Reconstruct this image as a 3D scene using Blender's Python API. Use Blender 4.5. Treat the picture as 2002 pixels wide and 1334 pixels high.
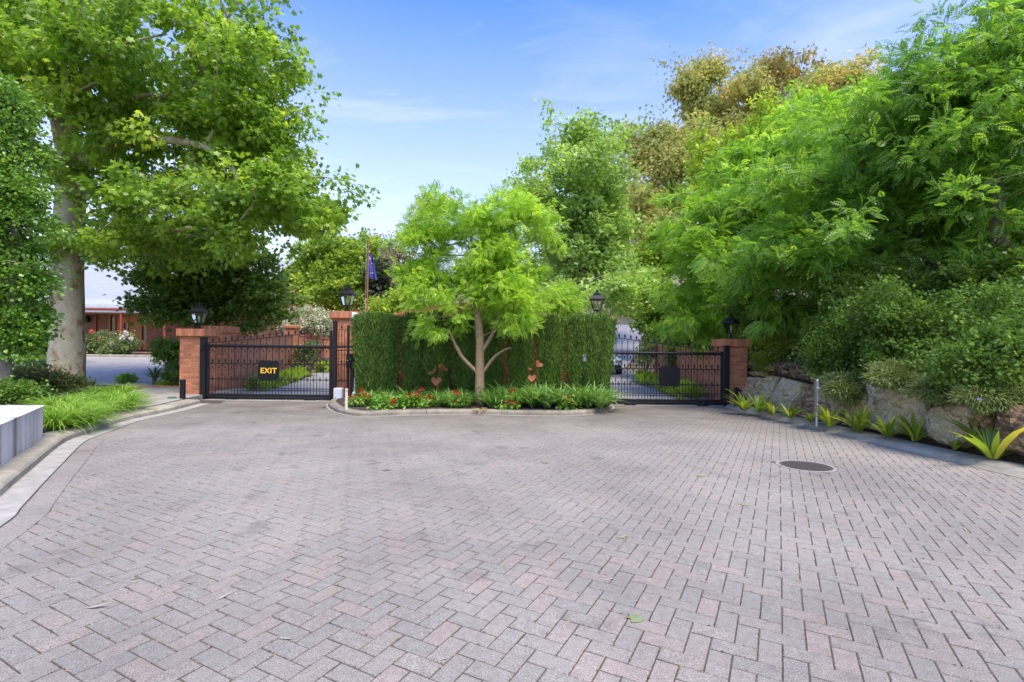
import bpy, bmesh, math, random
import numpy as np
from mathutils import Vector, Matrix

S = bpy.context.scene
for o in list(bpy.data.objects):
    bpy.data.objects.remove(o)
COL = S.collection
R = math.radians

# ------------------------------------------------------------------ camera
CAMH, FPX, ROLL, HOR = 1.6, 980.0, R(0.7), 18.0
cam_d = bpy.data.cameras.new('camera')
cam = bpy.data.objects.new('camera', cam_d)
COL.objects.link(cam)
cam_d.sensor_width = 36.0
cam_d.lens = FPX / 2002.0 * 36.0
cam_d.shift_y = HOR / 2002.0
cam_d.clip_start, cam_d.clip_end = 0.05, 2000.0
_c, _s = math.cos(ROLL), math.sin(ROLL)
cam.matrix_world = Matrix(((_c, -_s, 0, 0), (0, 0, -1, 0), (_s, _c, 0, CAMH), (0, 0, 0, 1)))
S.camera = cam

# ------------------------------------------------------------------ sky, sun, exposure
SUN_EL, SUN_AZ = 60.0, 152.0            # azimuth measured clockwise from +Y (view direction)
w = bpy.data.worlds.new('World')
S.world = w
w.use_nodes = True
nt = w.node_tree
for n in list(nt.nodes):
    nt.nodes.remove(n)
def N(tree, kind, **kw):
    n = tree.nodes.new(kind)
    for k, v in kw.items():
        if k in n.inputs:
            n.inputs[k].default_value = v
        else:
            setattr(n, k, v)
    return n
out = N(nt, 'ShaderNodeOutputWorld')
bg = N(nt, 'ShaderNodeBackground', Strength=0.212)
sky = N(nt, 'ShaderNodeTexSky', sky_type='NISHITA', sun_disc=False, sun_elevation=R(SUN_EL),
        sun_rotation=R(SUN_AZ), altitude=0.0, air_density=1.0, dust_density=0.8, ozone_density=3.0)
hs = N(nt, 'ShaderNodeHueSaturation', Saturation=1.36, Value=0.90, Hue=0.518)
nt.links.new(sky.outputs[0], hs.inputs['Color'])
tc = N(nt, 'ShaderNodeTexCoord')
sep = N(nt, 'ShaderNodeSeparateXYZ')
nt.links.new(tc.outputs['Generated'], sep.inputs[0])
zz = N(nt, 'ShaderNodeMath', operation='MAXIMUM'); zz.inputs[1].default_value = 0.03
nt.links.new(sep.outputs['Z'], zz.inputs[0])
za = N(nt, 'ShaderNodeMath', operation='ADD'); za.inputs[1].default_value = 0.12
nt.links.new(zz.outputs[0], za.inputs[0])
dx = N(nt, 'ShaderNodeMath', operation='DIVIDE'); nt.links.new(sep.outputs['X'], dx.inputs[0]); nt.links.new(za.outputs[0], dx.inputs[1])
dy = N(nt, 'ShaderNodeMath', operation='DIVIDE'); nt.links.new(sep.outputs['Y'], dy.inputs[0]); nt.links.new(za.outputs[0], dy.inputs[1])
cmb = N(nt, 'ShaderNodeCombineXYZ')
nt.links.new(dx.outputs[0], cmb.inputs[0]); nt.links.new(dy.outputs[0], cmb.inputs[1])
mp = N(nt, 'ShaderNodeMapping'); mp.inputs['Rotation'].default_value = (0, 0, R(18)); mp.inputs['Scale'].default_value = (0.55, 1.5, 1)
mp.inputs['Location'].default_value = (3.1, 1.7, 0)
nt.links.new(cmb.outputs[0], mp.inputs[0])
nz = N(nt, 'ShaderNodeTexNoise', Scale=1.9, Detail=7.0, Roughness=0.62, Distortion=0.7)
nt.links.new(mp.outputs[0], nz.inputs['Vector'])
cr = N(nt, 'ShaderNodeValToRGB')
cr.color_ramp.elements[0].position = 0.47; cr.color_ramp.elements[0].color = (0, 0, 0, 1)
cr.color_ramp.elements[1].position = 0.72; cr.color_ramp.elements[1].color = (0.22, 0.22, 0.22, 1)
nt.links.new(nz.outputs[0], cr.inputs[0])
# thin haze veil that thickens toward the horizon all round
hz_ = N(nt, 'ShaderNodeMapRange'); hz_.inputs['From Min'].default_value = 0.62; hz_.inputs['From Max'].default_value = 0.08
hz_.inputs['To Min'].default_value = 0.0; hz_.inputs['To Max'].default_value = 0.82
nt.links.new(sep.outputs['Z'], hz_.inputs[0])
mxm = N(nt, 'ShaderNodeMath', operation='ADD', use_clamp=True)
nt.links.new(cr.outputs[0], mxm.inputs[0]); nt.links.new(hz_.outputs[0], mxm.inputs[1])
mx = N(nt, 'ShaderNodeMix', data_type='RGBA')
nt.links.new(mxm.outputs[0], mx.inputs['Factor'])
nt.links.new(hs.outputs[0], mx.inputs['A'])
mx.inputs['B'].default_value = (2.45, 2.45, 2.5, 1)
nt.links.new(mx.outputs['Result'], bg.inputs['Color'])
nt.links.new(bg.outputs[0], out.inputs[0])

sd = bpy.data.lights.new('sun', 'SUN')
sd.energy, sd.angle, sd.color = 2.35, R(24), (1.0, 0.915, 0.77)
so = bpy.data.objects.new('sun', sd)
COL.objects.link(so)
_az, _el = R(SUN_AZ), R(SUN_EL)
tosun = Vector((math.sin(_az) * math.cos(_el), math.cos(_az) * math.cos(_el), math.sin(_el)))
so.rotation_euler = (-tosun).to_track_quat('-Z', 'Y').to_euler()
so.location = (6, -6, 30)

S.render.engine = 'CYCLES'
S.view_settings.view_transform = 'Standard'
S.view_settings.look = 'None'
S.view_settings.gamma = 1.0
S.view_settings.use_curve_mapping = False
S.view_settings.exposure = 1.22
S.cycles.max_bounces = 10
S.cycles.diffuse_bounces = 6
S.cycles.transparent_max_bounces = 12

# ------------------------------------------------------------------ photograph -> place
def ray(px, py):
    a = (px - 1001.0) / FPX
    b = (667.0 - py + HOR) / FPX
    return a * _c - b * _s, a * _s + b * _c
def P(px, py, Y):
    u, v = ray(px, py)
    return Vector((u * Y, Y, CAMH + v * Y))
def G(px, py, z=0.0):
    u, v = ray(px, py)
    Y = (z - CAMH) / v
    return Vector((u * Y, Y, z))

# ------------------------------------------------------------------ helpers
ORG = {}
def tag(o, label=None, cat=None, group=None, kind=None):
    if label: o['label'] = label
    if cat: o['category'] = cat
    if group: o['group'] = group
    if kind: o['kind'] = kind
    return o
def thing(name, label, cat, loc=(0, 0, 0), group=None, rz=0.0):
    o = bpy.data.objects.new(name, None)
    COL.objects.link(o)
    o.empty_display_size = 0.2
    o.location = loc
    o.rotation_euler = (0, 0, rz)
    ORG[o.name] = Vector(loc)
    return tag(o, label, cat, group)
def link(name, me, mat=None, parent=None, loc=None):
    """link mesh data as an object; verts are local to the parent"""
    if mat is not None and len(me.materials) == 0:
        me.materials.append(mat)
    o = bpy.data.objects.new(name, me)
    COL.objects.link(o)
    if parent is not None:
        o.parent = parent
    if loc is not None:
        o.location = loc
    return o
class MB:
    """collects polygons for one mesh"""
    def __init__(s):
        s.v = []; s.f = []; s.t = []; s.g = []
    def add(s, vs, fs, t=0.5, g=None):
        b = len(s.v)
        s.v += [tuple(p) for p in vs]
        s.t += [t] * len(vs)
        s.g += list(g) if g is not None else [0.0] * len(vs)
        s.f += [tuple(b + i for i in f) for f in fs]
        return s
    def box(s, c, d, rz=0.0, t=0.5, bev=0.0, taper=1.0):
        x, y, z = d[0] / 2, d[1] / 2, d[2] / 2
        k = taper
        if bev <= 0:
            vs = [(-x, -y, -z), (x, -y, -z), (x, y, -z), (-x, y, -z), (-x * k, -y * k, z), (x * k, -y * k, z), (x * k, y * k, z), (-x * k, y * k, z)]
            fs = [(0, 3, 2, 1), (4, 5, 6, 7), (0, 1, 5, 4), (1, 2, 6, 5), (2, 3, 7, 6), (3, 0, 4, 7)]
        else:
            b = min(bev, x * .9, y * .9, z * .9)
            vs = []; fs = []
            for sx in (-1, 1):
                for sy in (-1, 1):
                    for sz in (-1, 1):
                        vs += [(sx * x, sy * (y - b), sz * (z - b)), (sx * (x - b), sy * y, sz * (z - b)), (sx * (x - b), sy * (y - b), sz * z)]
            bm = bmesh.new()
            for p in vs: bm.verts.new(p)
            r = bmesh.ops.convex_hull(bm, input=bm.verts)
            bm.verts.index_update()
            vs = [tuple(v.co) for v in bm.verts]
            fs = [tuple(v.index for v in f.verts) for f in bm.faces]
            bm.free()
        ca, sa = math.cos(rz), math.sin(rz)
        vs = [(c[0] + p[0] * ca - p[1] * sa, c[1] + p[0] * sa + p[1] * ca, c[2] + p[2]) for p in vs]
        return s.add(vs, fs, t)
    def tube(s, pts, rad, n=6, t=0.5, cap=True, wob=0.0, rng=None):
        pts = [Vector(p) for p in pts]
        if not isinstance(rad, (list, tuple)): rad = [rad] * len(pts)
        vs = []; fs = []
        ref = None
        for i, p in enumerate(pts):
            a = pts[max(0, i - 1)]; b = pts[min(len(pts) - 1, i + 1)]
            d = (b - a)
            d = d.normalized() if d.length > 1e-9 else Vector((0, 0, 1))
            if ref is None:
                ref = Vector((0, 1, 0)) if abs(d.y) < .8 else Vector((1, 0, 0))
            u = (ref - d * ref.dot(d)).normalized(); ref = u
            w_ = d.cross(u)
            for k in range(n):
                an = 2 * math.pi * k / n
                rr = rad[i] * (1 + (wob * (rng.random() - .5) if wob else 0))
                vs.append(p + u * math.cos(an) * rr + w_ * math.sin(an) * rr)
        for i in range(len(pts) - 1):
            for k in range(n):
                k2 = (k + 1) % n
                fs.append((i * n + k, i * n + k2, (i + 1) * n + k2, (i + 1) * n + k))
        if cap:
            fs.append(tuple(reversed(range(n))))
            fs.append(tuple((len(pts) - 1) * n + k for k in range(n)))
        return s.add(vs, fs, t)
    def lathe(s, prof, c=(0, 0, 0), n=12, t=0.5, sq=False):
        vs = []; fs = []
        for r, z in prof:
            for k in range(n):
                an = 2 * math.pi * (k + (0.5 if sq else 0)) / n
                vs.append((c[0] + r * math.cos(an), c[1] + r * math.sin(an), c[2] + z))
        for i in range(len(prof) - 1):
            for k in range(n):
                k2 = (k + 1) % n
                fs.append((i * n + k, i * n + k2, (i + 1) * n + k2, (i + 1) * n + k))
        fs.append(tuple(reversed(range(n))))
        fs.append(tuple((len(prof) - 1) * n + k for k in range(n)))
        return s.add(vs, fs, t)
    def prism(s, poly, z0, z1, t=0.5):
        n = len(poly)
        vs = [(p[0], p[1], z0) for p in poly] + [(p[0], p[1], z1) for p in poly]
        fs = [tuple(reversed(range(n))), tuple(range(n, 2 * n))] + [(i, (i + 1) % n, n + (i + 1) % n, n + i) for i in range(n)]
        return s.add(vs, fs, t)
    def mesh(s, name, off=(0, 0, 0), smooth=False):
        me = bpy.data.meshes.new(name)
        me.from_pydata([(p[0] - off[0], p[1] - off[1], p[2] - off[2]) for p in s.v], [], s.f)
        a = me.attributes.new('tint', 'FLOAT', 'POINT')
        a.data.foreach_set('value', s.t)
        if any(s.g):
            a = me.attributes.new('grime', 'FLOAT', 'POINT')
            a.data.foreach_set('value', s.g)
        if smooth:
            me.polygons.foreach_set('use_smooth', [True] * len(me.polygons))
        me.update()
        return me
    def build(s, name, mat, parent=None, smooth=False, world=True):
        """verts in world space; shifted into the parent's space"""
        off = (0, 0, 0)
        if parent is not None and world:
            off = root_org(parent)
        return link(name, s.mesh(name, off, smooth), mat, parent)
def root_org(o):
    v = Vector((0, 0, 0))
    while o is not None:
        v = v + o.location
        o = o.parent
    return v
def clone(root, loc=None, rz=None, sc=None, label=None):
    c = root.copy(); COL.objects.link(c)
    if loc is not None: c.location = loc
    if rz is not None: c.rotation_euler = (root.rotation_euler[0], root.rotation_euler[1], rz)
    if sc is not None: c.scale = sc if hasattr(sc, '__len__') else (sc, sc, sc)
    if label: c['label'] = label
    for ch in list(root.children):
        d = ch.copy(); COL.objects.link(d); d.parent = c
        for g in list(ch.children):
            e = g.copy(); COL.objects.link(e); e.parent = d
    return c

# ------------------------------------------------------------------ materials
def new_mat(name):
    m = bpy.data.materials.new(name)
    m.use_nodes = True
    t = m.node_tree
    for n in list(t.nodes): t.nodes.remove(n)
    o = N(t, 'ShaderNodeOutputMaterial')
    return m, t, o
def lk(t, a, b): t.links.new(a, b)
def ramp(t, stops):
    r = N(t, 'ShaderNodeValToRGB')
    el = r.color_ramp.elements
    while len(el) < len(stops): el.new(0.5)
    for e, (p, c) in zip(el, stops):
        e.position = p; e.color = (c[0], c[1], c[2], 1)
    return r
def plain(name, col, rough=0.6, metal=0.0, spec=0.5, noise=0.0, nscale=20.0, bump=0.0, bscale=80.0, tint=0.0, detail=4.0):
    """principled colour with world-position noise, optional per-piece tint and bump"""
    m, t, o = new_mat(name)
    b = N(t, 'ShaderNodeBsdfPrincipled', Roughness=rough, Metallic=metal)
    b.inputs['Specular IOR Level'].default_value = spec
    lk(t, b.outputs[0], o.inputs[0])
    geo = N(t, 'ShaderNodeNewGeometry')
    src = None
    if noise or tint:
        nz = N(t, 'ShaderNodeTexNoise', Scale=nscale, Detail=detail, Roughness=0.6)
        lk(t, geo.outputs['Position'], nz.inputs['Vector'])
        mr = N(t, 'ShaderNodeMapRange'); mr.inputs['From Min'].default_value = 0.3; mr.inputs['From Max'].default_value = 0.7
        mr.inputs['To Min'].default_value = 1 - noise; mr.inputs['To Max'].default_value = 1 + noise
        lk(t, nz.outputs[0], mr.inputs[0])
        val = mr.outputs[0]
        if tint:
            at = N(t, 'ShaderNodeAttribute', attribute_name='tint')
            m2 = N(t, 'ShaderNodeMapRange'); m2.inputs['To Min'].default_value = 1 - tint; m2.inputs['To Max'].default_value = 1 + tint
            lk(t, at.outputs['Fac'], m2.inputs[0])
            mm = N(t, 'ShaderNodeMath', operation='MULTIPLY'); lk(t, val, mm.inputs[0]); lk(t, m2.outputs[0], mm.inputs[1]); val = mm.outputs[0]
        vm = N(t, 'ShaderNodeVectorMath', operation='SCALE'); vm.inputs[0].default_value = col[:3]
        lk(t, val, vm.inputs['Scale']); lk(t, vm.outputs[0], b.inputs['Base Color'])
    else:
        b.inputs['Base Color'].default_value = (*col[:3], 1)
    if bump:
        nb = N(t, 'ShaderNodeTexNoise', Scale=bscale, Detail=5.0, Roughness=0.65)
        lk(t, geo.outputs['Position'], nb.inputs['Vector'])
        bp = N(t, 'ShaderNodeBump', Strength=bump, Distance=0.02)
        lk(t, nb.outputs[0], bp.inputs['Height']); lk(t, bp.outputs[0], b.inputs['Normal'])
    return m
M_ISL = None
def leaf_mat(name, c0, c1, c2=None, trans=0.38, rough=0.40, spec=0.5, tcol=1.22, gain=1.85):
    """thin leaf: glossy reflection plus light let through; colour varies from leaf to leaf"""
    m, t, o = new_mat(name)
    c0, c1, c2 = [None if c is None else tuple(min(.85, v * gain * w_) for v, w_ in zip(c, (1.42, 1.12, 1.12))) for c in (c0, c1, c2)]
    trans = min(.55, trans + .06)
    at = N(t, 'ShaderNodeAttribute', attribute_name='tint')
    st = [(0.0, c0), (1.0, c1)] if c2 is None else [(0.0, c0), (0.72, c1), (1.0, c2)]
    rp = ramp(t, st)
    lk(t, at.outputs['Fac'], rp.inputs[0])
    b = N(t, 'ShaderNodeBsdfPrincipled', Roughness=rough)
    b.inputs['Specular IOR Level'].default_value = spec
    lk(t, rp.outputs[0], b.inputs['Base Color'])
    tr = N(t, 'ShaderNodeBsdfTranslucent')
    vm = N(t, 'ShaderNodeVectorMath', operation='MULTIPLY'); vm.inputs[1].default_value = (tcol * 1.12, tcol * 1.12, tcol * 0.6)
    lk(t, rp.outputs[0], vm.inputs[0]); lk(t, vm.outputs[0], tr.inputs['Color'])
    mx = N(t, 'ShaderNodeMixShader'); mx.inputs[0].default_value = trans
    lk(t, b.outputs[0], mx.inputs[1]); lk(t, tr.outputs[0], mx.inputs[2]); lk(t, mx.outputs[0], o.inputs[0])
    return m
def brick_mat(name, c1, c2, mortar, bw=0.24, bh=0.086):
    m, t, o = new_mat(name)
    tc = N(t, 'ShaderNodeTexCoord'); sp = N(t, 'ShaderNodeSeparateXYZ'); cb = N(t, 'ShaderNodeCombineXYZ')
    lk(t, tc.outputs['Object'], sp.inputs[0])
    ad = N(t, 'ShaderNodeMath', operation='ADD'); lk(t, sp.outputs['X'], ad.inputs[0]); lk(t, sp.outputs['Y'], ad.inputs[1])
    lk(t, ad.outputs[0], cb.inputs[0]); lk(t, sp.outputs['Z'], cb.inputs[1])
    br = N(t, 'ShaderNodeTexBrick', Scale=1.0)
    br.inputs['Color1'].default_value = (*c1, 1); br.inputs['Color2'].default_value = (*c2, 1); br.inputs['Mortar'].default_value = (*mortar, 1)
    br.inputs['Mortar Size'].default_value = 0.006; br.inputs['Brick Width'].default_value = bw; br.inputs['Row Height'].default_value = bh
    br.inputs['Mortar Smooth'].default_value = 0.2
    lk(t, cb.outputs[0], br.inputs['Vector'])
    nz = N(t, 'ShaderNodeTexNoise', Scale=3.0, Detail=5.0); lk(t, tc.outputs['Object'], nz.inputs['Vector'])
    mr = N(t, 'ShaderNodeMapRange'); mr.inputs['From Min'].default_value = .3; mr.inputs['From Max'].default_value = .7
    mr.inputs['To Min'].default_value = .8; mr.inputs['To Max'].default_value = 1.2; lk(t, nz.outputs[0], mr.inputs[0])
    vm = N(t, 'ShaderNodeVectorMath', operation='SCALE'); lk(t, br.outputs['Color'], vm.inputs[0]); lk(t, mr.outputs[0], vm.inputs['Scale'])
    b = N(t, 'ShaderNodeBsdfPrincipled', Roughness=0.85); lk(t, vm.outputs[0], b.inputs['Base Color'])
    bp = N(t, 'ShaderNodeBump', Strength=0.6, Distance=0.01); bp.invert = True
    lk(t, br.outputs['Fac'], bp.inputs['Height']); lk(t, bp.outputs[0], b.inputs['Normal'])
    lk(t, b.outputs[0], o.inputs[0])
    return m

M = {}
# paver: pink-grey to blue-grey concrete with exposed aggregate
def paver_mat():
    m, t, o = new_mat('paver_concrete')
    at = N(t, 'ShaderNodeAttribute', attribute_name='tint')
    rp = ramp(t, [(0.0, (0.254, 0.234, 0.202)), (0.45, (0.270, 0.242, 0.205)), (0.75, (0.284, 0.245, 0.206)), (1.0, (0.30, 0.248, 0.208))])
    lk(t, at.outputs['Fac'], rp.inputs[0])
    geo = N(t, 'ShaderNodeNewGeometry')
    n1 = N(t, 'ShaderNodeTexNoise', Scale=150.0, Detail=3.0, Roughness=0.75); lk(t, geo.outputs['Position'], n1.inputs['Vector'])
    m1 = N(t, 'ShaderNodeMapRange'); m1.inputs['From Min'].default_value = .32; m1.inputs['From Max'].default_value = .68
    m1.inputs['To Min'].default_value = .35; m1.inputs['To Max'].default_value = 1.65; lk(t, n1.outputs[0], m1.inputs[0])
    n2 = N(t, 'ShaderNodeTexNoise', Scale=0.55, Detail=5.0, Roughness=0.6); lk(t, geo.outputs['Position'], n2.inputs['Vector'])
    m2 = N(t, 'ShaderNodeMapRange'); m2.inputs['From Min'].default_value = .34; m2.inputs['From Max'].default_value = .62
    m2.inputs['To Min'].default_value = .82; m2.inputs['To Max'].default_value = 1.12; lk(t, n2.outputs[0], m2.inputs[0])
    n3 = N(t, 'ShaderNodeTexNoise', Scale=22.0, Detail=4.0, Roughness=0.6); lk(t, geo.outputs['Position'], n3.inputs['Vector'])
    m3 = N(t, 'ShaderNodeMapRange'); m3.inputs['From Min'].default_value = .3; m3.inputs['From Max'].default_value = .7
    m3.inputs['To Min'].default_value = .86; m3.inputs['To Max'].default_value = 1.14; lk(t, n3.outputs[0], m3.inputs[0])
    a = N(t, 'ShaderNodeMath', operation='MULTIPLY'); lk(t, m1.outputs[0], a.inputs[0]); lk(t, m2.outputs[0], a.inputs[1])
    n6 = N(t, 'ShaderNodeTexNoise', Scale=1.9, Detail=3.0, Roughness=0.55); lk(t, geo.outputs['Position'], n6.inputs['Vector'])
    m6 = N(t, 'ShaderNodeMapRange'); m6.inputs['From Min'].default_value = .60; m6.inputs['From Max'].default_value = .72
    m6.inputs['To Min'].default_value = 1.0; m6.inputs['To Max'].default_value = .72; lk(t, n6.outputs[0], m6.inputs[0])
    a0 = N(t, 'ShaderNodeMath', operation='MULTIPLY'); lk(t, a.outputs[0], a0.inputs[0]); lk(t, m6.outputs[0], a0.inputs[1])
    a2 = N(t, 'ShaderNodeMath', operation='MULTIPLY'); lk(t, a0.outputs[0], a2.inputs[0]); lk(t, m3.outputs[0], a2.inputs[1])
    vm = N(t, 'ShaderNodeVectorMath', operation='SCALE'); lk(t, rp.outputs[0], vm.inputs[0]); lk(t, a2.outputs[0], vm.inputs['Scale'])
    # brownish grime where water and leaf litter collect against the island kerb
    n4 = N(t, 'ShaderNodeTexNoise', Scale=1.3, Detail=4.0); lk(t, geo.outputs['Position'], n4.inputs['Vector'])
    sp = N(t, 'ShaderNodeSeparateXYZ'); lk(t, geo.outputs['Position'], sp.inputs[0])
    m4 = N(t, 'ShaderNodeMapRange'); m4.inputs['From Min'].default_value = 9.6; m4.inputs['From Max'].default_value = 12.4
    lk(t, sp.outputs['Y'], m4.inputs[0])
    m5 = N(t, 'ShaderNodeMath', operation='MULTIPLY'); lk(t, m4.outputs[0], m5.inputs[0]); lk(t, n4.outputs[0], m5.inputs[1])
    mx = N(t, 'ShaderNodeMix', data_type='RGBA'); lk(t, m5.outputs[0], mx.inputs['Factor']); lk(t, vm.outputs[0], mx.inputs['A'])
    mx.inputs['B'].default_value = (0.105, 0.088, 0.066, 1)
    b = N(t, 'ShaderNodeBsdfPrincipled', Roughness=0.82); b.inputs['Specular IOR Level'].default_value = 0.35
    ga = N(t, 'ShaderNodeAttribute', attribute_name='grime')      # dirt worn into the arrises
    ng = N(t, 'ShaderNodeTexNoise', Scale=35.0, Detail=3.0); lk(t, geo.outputs['Position'], ng.inputs['Vector'])
    mg = N(t, 'ShaderNodeMapRange'); mg.inputs['From Min'].default_value = .35; mg.inputs['From Max'].default_value = .62; lk(t, ng.outputs[0], mg.inputs[0])
    mg.inputs['To Min'].default_value = .45; mg.inputs['To Max'].default_value = 1.0
    gm_ = N(t, 'ShaderNodeMath', operation='MULTIPLY'); lk(t, ga.outputs['Fac'], gm_.inputs[0]); lk(t, mg.outputs[0], gm_.inputs[1])
    mx2 = N(t, 'ShaderNodeMix', data_type='RGBA'); lk(t, gm_.outputs[0], mx2.inputs['Factor']); lk(t, mx.outputs['Result'], mx2.inputs['A'])
    mx2.inputs['B'].default_value = (0.06, 0.05, 0.04, 1)
    lk(t, mx2.outputs['Result'], b.inputs['Base Color'])
    bp = N(t, 'ShaderNodeBump', Strength=0.35, Distance=0.004); lk(t, n1.outputs[0], bp.inputs['Height']); lk(t, bp.outputs[0], b.inputs['Normal'])
    lk(t, b.outputs[0], o.inputs[0])
    return m
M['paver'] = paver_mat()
M['joint'] = plain('joint_sand', (0.085, 0.066, 0.048), 0.95, noise=0.45, nscale=60, bump=0.5, bscale=200)
M['kerb'] = plain('kerb_concrete', (0.33, 0.295, 0.23), 0.85, noise=0.28, nscale=4.0, bump=0.25, bscale=120, tint=0.08, detail=8)
M['kerb_dark'] = plain('weathered_kerb_concrete', (0.24, 0.21, 0.16), 0.88, noise=0.35, nscale=4.0, bump=0.25, bscale=120, tint=0.12, detail=8)
M['gutter'] = plain('gutter_concrete', (0.36, 0.335, 0.29), 0.85, noise=0.22, nscale=5.0, bump=0.2, bscale=140, detail=8)
M['path'] = plain('path_concrete', (0.30, 0.275, 0.24), 0.88, noise=0.3, nscale=2.5, bump=0.2, bscale=120, detail=8)
M['asphalt'] = plain('pale_asphalt', (0.34, 0.31, 0.275), 0.9, noise=0.15, nscale=2.0, bump=0.3, bscale=200, detail=8)
M['soil'] = plain('garden_soil', (0.055, 0.040, 0.028), 0.95, noise=0.45, nscale=12, bump=0.8, bscale=40, detail=8)
M['earth'] = plain('dry_earth', (0.17, 0.135, 0.075), 0.95, noise=0.35, nscale=1.2, bump=0.6, bscale=14, detail=8)
M['black'] = plain('black_paint', (0.010, 0.010, 0.012), 0.5, spec=0.3, noise=0.1, nscale=30)
M['sign_black'] = plain('black_sign_plate', (0.010, 0.010, 0.012), 0.6, spec=0.2)
M['yellow'] = plain('yellow_letters', (0.80, 0.47, 0.02), 0.5)
M['brick'] = plain('red_brick', (0.47, 0.18, 0.088), 0.85, noise=0.16, nscale=25, bump=0.35, bscale=150, tint=0.22)
M['mortar'] = plain('mortar', (0.33, 0.27, 0.22), 0.95, noise=0.15, nscale=30)
M['brickwall'] = brick_mat('brickwork', (0.49, 0.19, 0.092), (0.41, 0.145, 0.07), (0.42, 0.29, 0.2))
M['brickhouse'] = brick_mat('house_brickwork', (0.25, 0.115, 0.07), (0.19, 0.085, 0.055), (0.26, 0.2, 0.16))
M['white'] = plain('white_paint', (0.78, 0.78, 0.78), 0.5, noise=0.05, nscale=8)
M['grey_box'] = plain('pale_grey_plastic', (0.52, 0.54, 0.58), 0.45, noise=0.06, nscale=10)
M['cream'] = plain('cream_paint', (0.62, 0.55, 0.44), 0.55, noise=0.15, nscale=30)
M['steel'] = plain('galvanised_steel', (0.55, 0.56, 0.58), 0.38, metal=0.8, noise=0.15, nscale=15)
M['alu_back'] = plain('sign_back_aluminium', (0.30, 0.31, 0.32), 0.5, metal=0.6, noise=0.12, nscale=12)
M['iron'] = plain('cast_iron', (0.075, 0.072, 0.07), 0.65, metal=0.3, noise=0.3, nscale=30, bump=0.3)
M['ring'] = plain('pale_concrete_ring', (0.29, 0.265, 0.225), 0.85, noise=0.15, nscale=12)
M['timber'] = plain('varnished_timber', (0.36, 0.16, 0.035), 0.45, noise=0.25, nscale=6)
M['red_paint'] = plain('dark_red_paint', (0.27, 0.055, 0.04), 0.5, noise=0.1, nscale=10)
M['dark_glass'] = plain('dark_glass', (0.03, 0.035, 0.04), 0.08, spec=0.8)
M['pave_red'] = plain('red_paving', (0.40, 0.17, 0.12), 0.85, noise=0.15, nscale=6)
M['copper'] = plain('rusted_copper', (0.24, 0.085, 0.03), 0.55, metal=0.35, noise=0.25, nscale=25)
M['flagpole'] = plain('red_brown_pole', (0.34, 0.12, 0.07), 0.5, noise=0.1, nscale=10)
M['flagblue'] = plain('flag_blue_cloth', (0.06, 0.065, 0.30), 0.8)
M['flagwhite'] = plain('flag_white_cloth', (0.75, 0.75, 0.78), 0.8)
M['rubber'] = plain('black_rubber', (0.02, 0.02, 0.02), 0.8)
M['car_white'] = plain('white_car_paint', (0.80, 0.80, 0.80), 0.22, spec=0.6)
M['lamp_on'] = plain('amber_lens', (0.8, 0.4, 0.05), 0.2)
M['debris'] = plain('leaf_litter', (0.20, 0.135, 0.07), 0.9, noise=0.35, nscale=40, tint=0.5)
def glass_mat():
    m, t, o = new_mat('lantern_glass')
    g = N(t, 'ShaderNodeBsdfGlossy', Roughness=0.03); g.inputs['Color'].default_value = (.9, .9, .9, 1)
    tr = N(t, 'ShaderNodeBsdfTransparent'); tr.inputs['Color'].default_value = (.93, .95, .95, 1)
    fr = N(t, 'ShaderNodeFresnel', IOR=1.5)
    ad = N(t, 'ShaderNodeMath', operation='ADD'); ad.inputs[1].default_value = 0.08; lk(t, fr.outputs[0], ad.inputs[0])
    mx = N(t, 'ShaderNodeMixShader'); lk(t, ad.outputs[0], mx.inputs[0]); lk(t, tr.outputs[0], mx.inputs[1]); lk(t, g.outputs[0], mx.inputs[2])
    lk(t, mx.outputs[0], o.inputs[0])
    return m
M['glass'] = glass_mat()
def corrugated_mat():
    return plain('zinc_roofing', (0.38, 0.40, 0.39), 0.45, metal=0.2, noise=0.06, nscale=2)
M['zinc'] = corrugated_mat()
def plane_bark():
    m, t, o = new_mat('plane_tree_bark')
    geo = N(t, 'ShaderNodeNewGeometry')
    mp = N(t, 'ShaderNodeMapping'); mp.inputs['Scale'].default_value = (1, 1, .55); lk(t, geo.outputs['Position'], mp.inputs[0])
    n1 = N(t, 'ShaderNodeTexNoise', Scale=2.6, Detail=6.0, Roughness=0.62, Distortion=0.5); lk(t, mp.outputs[0], n1.inputs['Vector'])
    r1 = ramp(t, [(0.30, (0.17, 0.11, 0.06)), (0.42, (0.30, 0.22, 0.125)), (0.47, (0.42, 0.37, 0.25)), (0.58, (0.48, 0.44, 0.32)), (0.72, (0.34, 0.33, 0.24))])
    lk(t, n1.outputs[0], r1.inputs[0])
    n2 = N(t, 'ShaderNodeTexVoronoi', Scale=6.5); lk(t, mp.outputs[0], n2.inputs['Vector'])
    r2 = ramp(t, [(0.0, (1.5, 1.42, 1.2)), (0.13, (1.4, 1.32, 1.15)), (0.19, (1, 1, 1)), (1.0, (.92, .92, .92))])
    lk(t, n2.outputs['Distance'], r2.inputs[0])
    vm = N(t, 'ShaderNodeVectorMath', operation='MULTIPLY'); lk(t, r1.outputs[0], vm.inputs[0]); lk(t, r2.outputs[0], vm.inputs[1])
    b = N(t, 'ShaderNodeBsdfPrincipled', Roughness=0.9); lk(t, vm.outputs[0], b.inputs['Base Color'])
    bp = N(t, 'ShaderNodeBump', Strength=0.4, Distance=0.03); lk(t, n1.outputs[0], bp.inputs['Height']); lk(t, bp.outputs[0], b.inputs['Normal'])
    lk(t, b.outputs[0], o.inputs[0])
    return m
M['plane_bark'] = plane_bark()
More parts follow.
